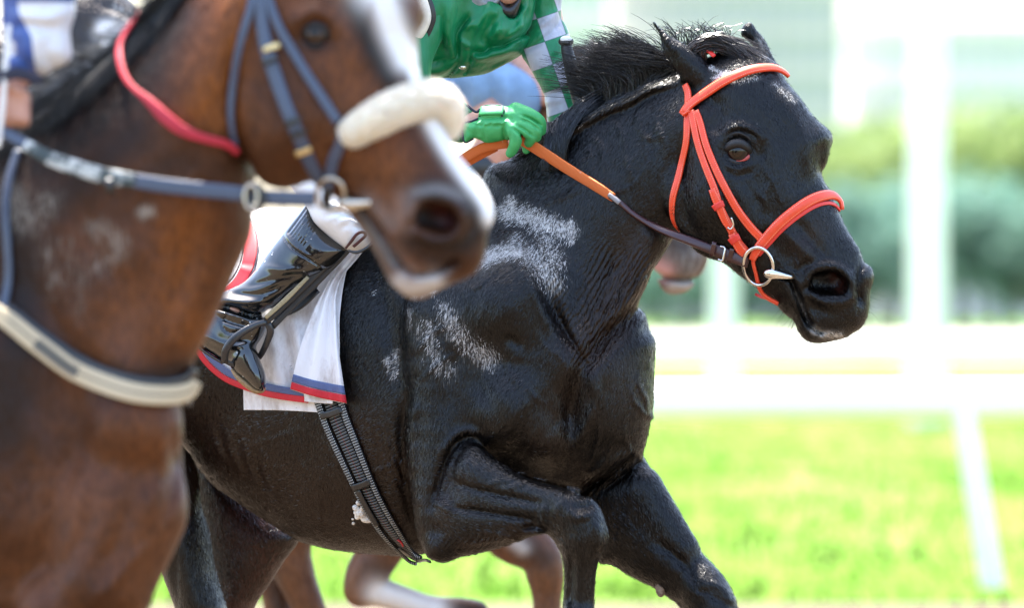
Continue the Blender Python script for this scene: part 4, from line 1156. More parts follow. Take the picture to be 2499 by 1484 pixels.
for cx_, cy_, rw in ((816, 1008, 26), (888, 1180, 22)):
    strap('keeper', [(cx_ - rw, cy_ + 6), (cx_, cy_), (cx_ + rw, cy_ - 10)], 17, black_leather, girth, DHS, off=14, thick=6)
strap('girth_strap', [(878, 1190), (900, 1232), (925, 1275)], 15, black_leather, girth, DHS, off=14, thick=4)
tube('red_tag', [(970, 1318, float(DHS(970, 1318)[2]) + 16), (978, 1324, float(DHS(978, 1324)[2]) + 18), (986, 1338, float(DHS(986, 1338)[2]) + 16)], 2.5, red_trim, girth, step=3)
strap('girth_strap', [(975, 1330), (1000, 1350), (1030, 1366), (1058, 1371)], [10, 12, 9, 6], black_leather, girth, DHM, off=9, thick=4)
foam_m = simple('sweat foam', (.80, .74, .66), .35, .2, 150, bump=.8, bscale=160, bdist=.01)
FV = Vol(axis((820, 930, 2.5)), axis((1190, 1310, 2.5)), axis((-190, 0, 3)))
for x, y, r in [(868, 1240, 9), (874, 1228, 7), (880, 1252, 13), (890, 1266, 11), (872, 1262, 8), (862, 1278, 5), (860, 1268, 4), (897, 1270, 8), (884, 1240, 6), (904, 1272, 5), (866, 1252, 5)]:
    FV.limb([(x, y, float(DHS(x, y)[2]) + 4, r, r * .8)], k=5)
v_, f_ = FV.mesh(); mesh_obj('sweat_foam', world_pts(relax(v_, f_, 1)), f_, foam_m, girth)

# ================================================================ the jockey of the dark horse
jockey = empty('person', (-0.2, .25, 2.0), 'jockey in green silks with grey and green checked sleeves, crouched over the black horse', 'person')
skin = Mat('skin'); sn = skin.noise(skin.coord(), 60, 5)
skin.col(skin.ramp(sn, (.3, (.52, .26, .19)), (.7, (.64, .36, .27)))); skin.set(Roughness=.45); skin.b.inputs['Subsurface Weight'].default_value = .15; skin.b.inputs['Subsurface Radius'].default_value = (.02, .008, .004)
skin.nrm(skin.bump(skin.noise(skin.coord(), 700, 3), .15, .001)); skin = skin.m
bw = lambda X, Y: -160 + (X - 480) * 0.25
qj = 8 * QUAL
JB = Vol(axis((440, 1460, qj)), axis((-420, 980, qj)), axis((-470, 160, qj)))
JB.limb([(740, 230, -330, 120, 100), (880, 90, -280, 105, 100), (1040, 20, -220, 115, 95), (1180, -40, -190, 120, 90)], k=30)         # trunk
JB.limb([(1200, -60, -180, 52), (1236, -120, -150, 48)], k=20)                                                                       # neck
JB.limb([(1250, -170, -140, 84), (1246, -120, -120, 66), (1240, -45, -100, 40, 44), (1239, -22, -96, 34, 36)], k=16)                                               # head, jaw, chin
JB.limb([(1275, -100, -55, 12), (1282, -78, -42, 13)], k=10)                                                                         # nose
JB.limb([(1262, -50, -62, 16, 8)], k=8); JB.brush([(1240, -46), (1262, -50), (1280, -52)], 4, 6, wmin=-120, wat=-60)
for ex in (1236, 1292): JB.brush([(ex, -120)], 12, 8, wmin=-160, wat=-70, taper=False)
JB.limb([(1180, -120, -180, 14, 8)], k=6)
JB.limb([(1290, -50, -235, 70), (1335, 70, -215, 44), (1365, 170, -190, 38), (1376, 262, -165, 24), (1380, 305, -150, 20)], k=20)      # far arm
JB.limb([(1080, -30, -90, 68), (1010, 120, -20, 44), (1000, 262, 10, 40), (1090, 290, 30, 29), (1150, 296, 46, 26), (1205, 302, 58, 30)], k=20)   # near arm
JB.limb([(720, 260, -290, 90), (795, 380, -180, 62), (840, 512, -100, 26), (775, 590, -96, 24), (650, 700, -116, 24), (575, 762, -136, 24), (590, 850, -128, 22), (615, 900, -118, 14)], k=20)   # near leg
v_, f_ = JB.mesh(); mesh_obj('body', world_pts(relax(v_, f_, 1)), f_, skin, jockey)

sat = Mat('green satin'); sv = sat.coord()
sat.col(sat.ramp(sat.noise(sv, 14, 4), (.3, (.000, .135, .042)), (.7, (.001, .20, .070))))
sat.set(Roughness=.40); sat.b.inputs['Specular IOR Level'].default_value = .45; sat.b.inputs['Sheen Weight'].default_value = .35; sat.b.inputs['Sheen Roughness'].default_value = .3; sat.b.inputs['Sheen Tint'].default_value = (.3, 1, .6, 1)
bb = sat.bump(sat.noise(sat.coord('Object', (20, 20, 7), (0, .9, 0)), 1.0, 3, .5), .32, .03); sat.nrm(sat.bump(sat.noise(sv, 1200, 2), .1, .0008, bb)); satin = sat.m
qs = 5 * QUAL
SH = Vol(axis((820, 1420, qs)), axis((-270, 230, qs)), axis((-420, 60, qs)))
SH.inflate([(860, -150), (1000, -230), (1120, -120), (1180, -70), (1290, -150), (1330, -120), (1332, -20), (1322, 40), (1306, 90), (1288, 120), (1262, 140), (1215, 166), (1180, 181), (1120, 189), (1060, 195), (1018, 192), (930, 200), (860, 180), (820, 60)],
           lambda X, Y: -210 + (1340 - X) * .10 + (Y + 50) * .05, 135, 150, k=1, soft=10)
SH.limb([(1270, -70, -230, 84), (1300, 0, -235, 52)], k=30)
SH.limb([(1070, -40, -90, 84), (1030, 60, -60, 72)], k=40)
B = SH.brush
kw = dict(wmin=-200, wat=-90)
for pts, sg, am in [([(1146, 38), (1128, 62), (1114, 84), (1115, 112), (1119, 138)], 7, 20), ([(1135, 70), (1150, 60), (1165, 66)], 8, -10), ([(1150, 122), (1180, 128), (1192, 112), (1182, 95)], 8, 16), ([(1192, 118), (1230, 106), (1268, 88), (1295, 70)], 8, 18),
                    ([(1165, 105), (1200, 60), (1225, 30)], 14, 13), ([(1205, 75), (1240, 82), (1280, 60)], 16, -16), ([(1150, 150), (1180, 140), (1230, 128), (1262, 118)], 9, -12), ([(1120, 142), (1112, 165), (1085, 186), (1060, 192)], 5, 11),
                    ([(1100, 0), (1098, 60), (1100, 120)], 16, -11), ([(1080, 20), (1076, 90), (1090, 140)], 10, 9), ([(1030, 150), (1060, 148), (1090, 142)], 9, 10), ([(1030, 170), (1060, 176), (1080, 170)], 9, -8), ([(1200, 20), (1222, 60), (1216, 80)], 10, -12),
                    ([(1312, -20), (1308, 30), (1296, 66), (1272, 96)], 7, 17), ([(1290, 10), (1270, 40), (1275, 70)], 10, -9), ([(1150, 125), (1148, 150), (1136, 178)], 5, 9), ([(1120, 100), (1135, 110), (1150, 118)], 8, -9), ([(1180, 165), (1215, 150), (1255, 132)], 6, 7),
                    ([(1040, 60), (1070, 100), (1072, 140)], 14, 9), ([(1170, 60), (1190, 20), (1200, 0)], 8, -7), ([(1240, 40), (1262, 30), (1275, 5)], 8, 10), ([(1040, 30), (1046, 90), (1040, 140)], 5, -8), ([(1062, 40), (1066, 100), (1062, 150)], 4, 7), ([(1175, 135), (1205, 122), (1250, 112)], 4, -6), ([(1160, 95), (1176, 60), (1186, 40)], 4, 8), ([(1222, 95), (1250, 70), (1268, 40)], 5, 8), ([(1236, 110), (1270, 96), (1294, 76)], 4, -6), ([(1285, 40), (1294, 10), (1296, -20)], 4, 7), ([(1096, 150), (1112, 140), (1118, 120)], 4, 7), ([(1140, 140), (1170, 152), (1200, 150)], 4, 6), ([(1200, 95), (1210, 70), (1206, 50)], 4, -6)]:
    B(pts, sg, am, **kw)
SH.inflate([(1130, -60), (1275, -60), (1268, 0), (1254, 46), (1232, 44), (1200, 20), (1150, 30), (1120, 0)], lambda X, Y: -110 + 0 * X, 46, 60, k=10, op='cut')
v_, f_ = SH.mesh(); shirt = mesh_obj('shirt', world_pts(relax(v_, f_, 2)), f_, satin, jockey)
SHM = Hmap(SH.xs, SH.ys, SH.front(), smooth=3)
# far sleeve, checked
ck = Mat('checked satin'); a_ = ck.node('ShaderNodeAttribute', attribute_name='check'); s2 = ck.node('ShaderNodeSeparateXYZ'); ck.link(a_.outputs['Vector'], s2.inputs[0])
sx = ck.math('SINE', ck.math('MULTIPLY', s2.outputs[0], math.pi)); sy = ck.math('SINE', ck.math('MULTIPLY', s2.outputs[1], math.pi))
f = ck.math('GREATER_THAN', ck.math('MULTIPLY', sx, sy), 0)
seam = ck.math('LESS_THAN', ck.math('MINIMUM', ck.math('ABSOLUTE', sx), ck.math('ABSOLUTE', sy)), .055)
vv = ck.noise(ck.coord(), 30, 4)
c_ = ck.mix(f, ck.ramp(vv, (.3, (.000, .15, .048)), (.7, (.002, .23, .08))), ck.ramp(vv, (.3, (.36, .36, .41)), (.7, (.48, .48, .54))))
c_ = ck.mix(ck.math('MULTIPLY', seam, .6), c_, (.02, .06, .05))
ck.col(c_); ck.set(Roughness=.42); ck.b.inputs['Sheen Weight'].default_value = .2
ck.nrm(ck.bump(ck.noise(ck.coord('Object', (26, 26, 14), (0, .3, 0)), 1.0, 3), .35, .02)); checked = ck.m
SL = Vol(axis((1240, 1450, 4 * QUAL)), axis((-160, 310, 4 * QUAL)), axis((-330, -60, 4 * QUAL)))
SL.inflate([(1300, -120), (1372, -90), (1372, -10), (1368, 30), (1377, 55), (1387, 76), (1397, 120), (1412, 170), (1426, 200), (1430, 260), (1418, 306), (1344, 312), (1332, 262), (1328, 237), (1316, 207), (1290, 162), (1270, 130), (1276, 90), (1288, 40), (1292, -40)],
           lambda X, Y: -196 + np.maximum(0, Y - 60) * .22, 58, 62, k=1, soft=5)
for pts, sg, am in [([(1270, 130), (1310, 108), (1350, 75), (1372, 40)], 6, 8), ([(1300, 70), (1340, 48), (1365, 20)], 7, -6), ([(1330, 232), (1370, 222), (1420, 205)], 5, 9), ([(1332, 250), (1370, 246)], 6, -5), ([(1310, 190), (1350, 180), (1400, 160)], 9, -4), ([(1340, 150), (1390, 120)], 8, 5)]:
    SL.brush(pts, sg, am, wmin=-240, wat=-150)
v_, f_ = SL.mesh(); v_ = relax(v_, f_, 2)
X_ = CX + (v_[:, 0] - CX) / (1 - v_[:, 2] / DPX) - 1348.6; Y_ = CY + (v_[:, 1] - CY) / (1 - v_[:, 2] / DPX) - 156.6
chk = np.stack([(X_ * .945 - Y_ * .33) / 55.0, (X_ * .33 + Y_ * .945) / 59.0, 0 * X_], 1)
mesh_obj('sleeve', world_pts(v_), f_, checked, jockey, attrs=dict(check=chk))
# near forearm sleeve
NS = Vol(axis((930, 1180, 4 * QUAL)), axis((-70, 370, 4 * QUAL)), axis((-160, 110, 4 * QUAL)))
NS.limb([(1040, 20, -70, 70), (1000, 140, -10, 56), (1000, 270, 14, 54)], k=20)
NS.inflate([(990, 225), (1060, 224), (1122, 243), (1150, 262), (1166, 276), (1150, 290), (1138, 302), (1130, 348), (1060, 330), (980, 320)], lambda X, Y: 36 + 0 * X, 42, 46, k=14, soft=4)
NS.brush([(1110, 250), (1118, 290), (1108, 335)], 6, 5, wmin=0, wat=70); NS.brush([(1090, 245), (1095, 290), (1085, 330)], 8, -4, wmin=0, wat=70)
v_, f_ = NS.mesh(); mesh_obj('cuff_sleeve', world_pts(relax(v_, f_, 2)), f_, satin, jockey)
# grey collar, black helmet strap, button, pale vest edge
grey_cloth = simple('grey collar cloth', (.26, .27, .28), .65, .2, 60, bscale=500)
CO = Vol(axis((1090, 1290, 4 * QUAL)), axis((-90, 70, 4 * QUAL)), axis((-230, -30, 4 * QUAL)))
CO.inflate([(1096, -60), (1103, -14), (1122, 16), (1150, 37), (1160, 38), (1182, 32), (1216, 12), (1236, -20), (1240, -70), (1210, -80), (1150, -84)], lambda X, Y: -100 + 0 * X, 42, 40, k=1, soft=4)
CO.inflate([(1150, -70), (1172, -12), (1190, 6), (1212, 0), (1228, -30), (1230, -80)], lambda X, Y: -62 + 0 * X, 40, 40, k=6, op='cut')
for i in range(5): CO.brush([(1108 + i * 16, -20 + i * 4), (1124 + i * 14, 8 + i * 3), (1150 + i * 10, 20 + i * 2)], 4, 4, wmin=-120, wat=-60)
v_, f_ = CO.mesh(); mesh_obj('collar', world_pts(relax(v_, f_, 2)), f_, grey_cloth, jockey)
CS = Vol(axis((1195, 1290, 3 * QUAL)), axis((-60, 70, 3 * QUAL)), axis((-150, -40, 3 * QUAL)))
CS.inflate([(1214, -10), (1216, 18), (1222, 34), (1236, 42), (1252, 43), (1262, 32), (1270, 8), (1278, -20), (1256, 2), (1238, 12)], lambda X, Y: -92 + 0 * X, 20, 16, k=1, soft=2)
v_, f_ = CS.mesh(); mesh_obj('chin_strap', world_pts(relax(v_, f_, 1)), f_, black_leather, jockey)
HE = Vol(axis((1130, 1370, 7 * QUAL)), axis((-330, -60, 7 * QUAL)), axis((-270, 30, 7 * QUAL)))
HE.limb([(1252, -192, -145, 108)], k=1); HE.limb([(1270, -150, -70, 90, 60)], k=10); HE.inflate([(1100, -118), (1400, -118), (1400, 0), (1100, 0)], -140, 300, 20, k=4, op='cut', soft=0, spline=0)
v_, f_ = HE.mesh(); mesh_obj('helmet', world_pts(relax(v_, f_, 1)), f_, satin, jockey)
brass = simple('pale metal button', (.75, .68, .58), .25, .1, 100, metal=.9, bump=.05)
q = SHM(1128.5, 163); eyeball('button', (1128.5, 163, float(q[2]) + 1), 9, brass, jockey, sq=(1, .72, .5))
q = SHM(1134, 181); eyeball('button', (1134, 181, float(q[2]) + 1), 7, satin, jockey, sq=(1, .6, .5))
cream = simple('cream padding', (.72, .66, .55), .7, .12, 80, bscale=500)
strap('vest_edge', [(1000, -60, 20), (1018, -20, 26), (1034, 14, 30), (1040, 44, 30), (1026, 76, 26), (1004, 104, 20)], [26, 28, 26, 24, 26, 22], cream, jockey, None, thick=12, crown=3)
strap('vest_piping', [(1018, -60, 10), (1036, -22, 16), (1052, 14, 20), (1057, 46, 20), (1042, 86, 16), (1020, 118, 10)], [10, 12, 14, 13, 11, 10], black_leather, jockey, None, thick=8)

# gloved hand
gl_m = Mat('green glove leather'); gv = gl_m.coord()
gl_m.col(gl_m.ramp(gl_m.noise(gv, 40, 5), (.3, (.030, .31, .085)), (.7, (.060, .41, .13)))); gl_m.set(Roughness=.5)
gl_m.nrm(gl_m.bump(gl_m.noise(gv, 520, 3), .35, .002)); glove_m = gl_m.m
GL = Vol(axis((1110, 1350, 2.5 * QUAL)), axis((235, 395, 2.5 * QUAL)), axis((0, 150, 2.5 * QUAL)))
GL.inflate([(1129, 302), (1145, 296), (1164, 286), (1172, 268), (1200, 256), (1230, 258), (1262, 258), (1282, 266), (1294, 280), (1290, 312), (1272, 336), (1252, 338), (1234, 341), (1190, 349), (1172, 342), (1156, 337), (1135, 347), (1131, 325)],
           lambda X, Y: 62 + (X - 1130) * .06, 34, 40, k=1, soft=4)
GL.limb([(1258, 268, 80, 19), (1292, 280, 92, 17), (1316, 296, 90, 15), (1320, 318, 74, 13)], k=5)
GL.limb([(1254, 282, 88, 19), (1286, 298, 100, 17), (1308, 316, 98, 15), (1308, 334, 82, 13)], k=5)
GL.limb([(1248, 296, 90, 19), (1276, 314, 104, 17), (1296, 332, 100, 14), (1290, 348, 84, 12)], k=5)
GL.limb([(1240, 304, 92, 20), (1258, 324, 106, 18), (1258, 346, 106, 15), (1250, 366, 94, 13), (1244, 374, 88, 11)], k=5)
GL.limb([(1262, 330, 60, 14), (1282, 352, 56, 12), (1284, 366, 56, 10)], k=5)
for pts, sg, am in [([(1292, 278), (1310, 284), (1324, 296)], 3.2, 0), ([(1268, 290), (1292, 300), (1316, 318)], 3.4, 7), ([(1268, 280), (1296, 290), (1320, 306)], 3.4, 7), ([(1262, 306), (1282, 318), (1302, 334)], 3.4, 7), ([(1252, 314), (1268, 326), (1276, 340)], 3.4, 8), ([(1225, 286), (1245, 290), (1250, 300)], 5, 4),
                    ([(1172, 290), (1200, 288), (1235, 284)], 3, 5), ([(1230, 300), (1228, 325), (1232, 340)], 4, 5), ([(1180, 300), (1178, 320), (1186, 345)], 3.5, 4), ([(1222, 300), (1200, 298), (1180, 304)], 4, -4), ([(1240, 318), (1238, 345)], 4, -3)]:
    if am: GL.brush(pts, sg, am, wmin=50, wat=95)
for i in range(7): GL.brush([(1158 + i * 10, 298 + (i % 3) * 5), (1164 + i * 10, 302 + (i % 2) * 6), (1172 + i * 10, 296 + (i % 3) * 4)], 2.6, 3.6 * (1 if i % 2 else -1), wmin=50, wat=95)
for i in range(8): GL.brush([(1140 + i * 4, 310 + (i % 2) * 3), (1143 + i * 4, 330)], 2.2, 3, wmin=40, wat=90)
v_, f_ = GL.mesh(); mesh_obj('glove', world_pts(relax(v_, f_, 1)), f_, glove_m, jockey)
GLM = Hmap(GL.xs, GL.ys, GL.front(), smooth=3)
strap('glove_strap', [(1174, 272), (1200, 270), (1228, 271)], [27, 29, 25], glove_m, jockey, GLM, off=3, thick=5, crown=1, step=4)
def gp(x, y, o=4): return (x, y, float(GLM(x, y)[2]) + o)
tube('glove_piping', [gp(1170, 284), gp(1173, 270), gp(1180, 259, 3), gp(1200, 256, 2), gp(1224, 258, 3), gp(1229, 268), gp(1224, 284)], 2.4, navy, jockey, step=3)
tube('glove_piping', [gp(1166, 289), gp(1150, 296), gp(1131, 301, 2), gp(1127, 318, 1), gp(1131, 340, 1), gp(1137, 347, 1), gp(1155, 338, 2)], 2.6, navy, jockey, step=3)
tube('glove_piping', [(1139, 256, 68), (1150, 266, 74), (1163, 273, 76), (1172, 264, 76)], 3.2, navy, jockey, step=3)
# breeches over the near knee, boot
br_m = Mat('white breeches cloth'); bv = br_m.coord()
br_m.col(br_m.ramp(br_m.noise(bv, 12, 5), (.3, (.72, .70, .68)), (.75, (.80, .79, .78)))); br_m.set(Roughness=.6); br_m.b.inputs['Sheen Weight'].default_value = .2
br_m.nrm(br_m.bump(br_m.noise(br_m.coord('Object', (60, 60, 18), (0, .9, 0)), 1.0, 3), .35, .008)); breeches_m = br_m.m
BR = Vol(axis((540, 940, 5 * QUAL)), axis((120, 640, 5 * QUAL)), axis((-420, 20, 5 * QUAL)))
BR.limb([(710, 240, -300, 118), (790, 370, -170, 98)], k=20)
BR.limb([(790, 370, -170, 96), (840, 500, -85, 60)], k=20)
BR.inflate([(640, 300), (800, 300), (850, 420), (880, 500), (904, 545), (914, 576), (888, 606), (846, 610), (800, 575), (764, 540), (744, 500), (700, 440)], lambda X, Y: -170 + np.clip(Y - 300, 0, 240) * .42, 66, 70, k=20, soft=5)
for i in range(9):
    a = i / 8.0; BR.brush([(770 + 70 * a, 500 + 66 * a), (815 + 50 * a, 500 + 50 * a + 8 * math.sin(i * 2)), (860 + 34 * a, 520 + 40 * a)], 4.5, 5 * (1 if i % 2 else -1), wmin=-140, wat=-30)
v_, f_ = BR.mesh(); mesh_obj('breeches', world_pts(relax(v_, f_, 2)), f_, breeches_m, jockey)
pb = Mat('black patent leather'); pv = pb.coord()
spk = pb.node('ShaderNodeTexVoronoi', i_Scale=75.0); pb.link(pv, spk.inputs['Vector'])
spm = pb.math('MULTIPLY', pb.math('LESS_THAN', spk.outputs['Distance'], .16), pb.ramp(pb.noise(pb.coord(), 14, 3), (.5, (0, 0, 0)), (.62, (1, 1, 1))))
pb.col(pb.mix(spm, (.006, .007, .007), (.5, .5, .5))); pb.rough(pb.math('ADD', pb.math('MULTIPLY', spm, .6), .09, True)); pb.set(Coat_Weight=1.0); pb.b.inputs['Coat Roughness'].default_value = .04
pb.nrm(pb.bump(pb.noise(pb.coord('Object', (16, 16, 9), (0, .6, 0)), 1.0, 2), .35, .02)); patent = pb.m
BT = Vol(axis((450, 870, 3 * QUAL)), axis((480, 975, 3 * QUAL)), axis((-250, 10, 3.5 * QUAL)))
BT.inflate([(751, 500), (771, 534), (797, 568), (843, 606), (823, 642), (771, 678), (723, 706), (675, 746), (651, 758), (627, 780), (590, 778), (545, 762), (508, 744), (523, 722), (590, 692), (627, 654), (655, 614), (685, 575), (723, 526)], bw, 56, 66, k=1, soft=6)
BT.inflate([(516, 748), (502, 772), (487, 802), (474, 828), (484, 843), (512, 862), (545, 882), (572, 884), (620, 850), (650, 800), (640, 770), (600, 756), (550, 742)], lambda X, Y: bw(X, Y) + 4, 52, 56, k=8, soft=5)
BT.inflate([(556, 868), (566, 902), (596, 932), (626, 955), (646, 951), (648, 916), (636, 882), (622, 846), (600, 830), (570, 840)], lambda X, Y: bw(X, Y) + 22, 44, 44, k=12, soft=4)
for pts, sg, am in [([(690, 574), (712, 604), (760, 636), (796, 662)], 2.6, 6), ([(696, 570), (718, 600), (766, 632)], 2.6, -4), ([(509, 744), (560, 752), (610, 770), (640, 768)], 5, 10), ([(520, 758), (570, 770), (612, 784)], 5, -7), ([(530, 775), (575, 790), (615, 800)], 6, 8), ([(560, 716), (620, 720), (660, 708), (700, 690)], 8, 7),
                    ([(540, 730), (600, 738), (650, 735)], 6, -6), ([(490, 812), (530, 836), (570, 846), (610, 838)], 8, -6), ([(560, 762), (540, 790), (560, 812), (600, 806)], 3, 5), ([(640, 650), (700, 660), (760, 660)], 9, -5), ([(600, 700), (680, 680), (740, 664)], 8, 5)]:
    BT.brush(pts, sg, am, wmin=-200, wat=-60)
for i in range(7):
    a = i / 6.0; BT.brush([(704 + 36 * a, 568 + 34 * a), (728 + 34 * a, 536 + 34 * a), (750 + 34 * a, 505 + 36 * a)], 2.4, 3.5, wmin=-200, wat=-40, taper=False)
v_, f_ = BT.mesh(); mesh_obj('boot', world_pts(relax(v_, f_, 1)), f_, patent, jockey)
sole_m = simple('worn tan sole', (.30, .20, .10), .6, .3, 120)
tube('boot_sole', [(566, 902, -112, 4), (580, 920, -108, 7), (600, 938, -104, 8), (622, 954, -102, 7), (640, 955, -100, 4), (648, 946, -100, 2)], 7, sole_m, jockey, step=4, squash=2.2)
tube('boot_sole', [(472, 832, -150, 3), (486, 848, -146, 4), (512, 867, -140, 4), (543, 886, -132, 4)], 4, patent, jockey, step=4, squash=3)

# stirrup hanging from the saddle, whip in the far hand
stirrup = empty('stirrup', (-0.6, .1, 1.45), 'black stirrup iron holding the patent boot, on a leather with a tan face', 'stirrup')
iron = simple('black stirrup iron', (.018, .019, .022), .28, .4, 160, coat=.3, bump=.2)
strap('stirrup_arm', [(548, 884, -78), (550, 858, -62), (566, 832, -56), (596, 808, -58), (628, 792, -64), (652, 786, -70)], [17, 19, 19, 18, 16, 16], iron, stirrup, None, thick=9, crown=2)
strap('stirrup_arm', [(652, 786, -72), (660, 808, -74), (652, 834, -90), (640, 860, -110), (632, 872, -120)], [17, 18, 16, 15, 14], iron, stirrup, None, thick=9, crown=2)
strap('stirrup_tread', [(546, 880, -82), (580, 892, -100), (632, 872, -150)], 12, iron, stirrup, None, thick=8)
strap('stirrup_leather', [(648, 784, -66), (700, 736, -66), (758, 680, -64), (800, 640, -62)], [20, 21, 22, 22], black_leather, stirrup, None, thick=5)
strap('stirrup_leather', [(648, 776, -58), (700, 728, -58), (752, 676, -58)], [10, 12, 9], simple('worn tan leather', (.30, .24, .13), .45, .25, 200), stirrup, None, thick=4)
strap('stirrup_leather', [(664, 798, -74), (715, 745, -74), (770, 690, -72), (835, 620, -70), (852, 600, -70)], [16, 17, 19, 22, 20], black_leather, stirrup, None, thick=5)
strap('saddle_strap', [(690, 782), (730, 770), (762, 752), (797, 720)], [18, 20, 22, 24], black_leather, stirrup, DHS, off=48, thick=5)
strap('girth_webbing', [(838, 610), (822, 650), (800, 690), (778, 736)], [18, 18, 17, 15], webbing, girth, DHS, off=44, thick=4, sm=6)
loop_m = simple('maroon leather', (.06, .015, .016), .4, .3, 100)
tube('leather_loop', [(843, 606, -20, 3), (856, 590, -10, 4), (870, 572, 0, 4), (884, 566, 4, 4), (892, 574, 2, 4), (878, 588, -6, 4), (862, 602, -14, 4)], 4, loop_m, stirrup, step=4, squash=.5)
tube('leather_loop', [(850, 612, -16, 3), (870, 616, -8, 4), (894, 606, 0, 4), (914, 586, 6, 4), (926, 570, 8, 3)], 4, black_leather, stirrup, step=4, squash=.5)
whip = empty('whip', (.13, .15, 2.3), 'black riding whip with a white end cap standing up from the mane', 'whip')
rub = simple('black rubber grip', (.020, .018, .016), .5, .3, 90, bscale=300)
tube('grip', [(1381, 108, -60, 13), (1384, 125, -58, 15), (1392, 160, -52, 17), (1399, 190, -46, 18), (1410, 235, -36, 17), (1424, 300, -20, 15)], 16, rub, whip, step=5, nseg=18)
tube('knob', [(1380.5, 92, -58, 12), (1380.5, 96, -58, 18), (1381, 104, -60, 18.5), (1381, 110, -61, 14)], 18, rub, whip, step=3, nseg=24)
white_p = simple('white plastic cap', (.80, .80, .79), .3, .05, 100, bump=.05)
eyeball('end_cap', (1380.5, 95, -47), 14, white_p, whip, sq=(1, .62, .5))
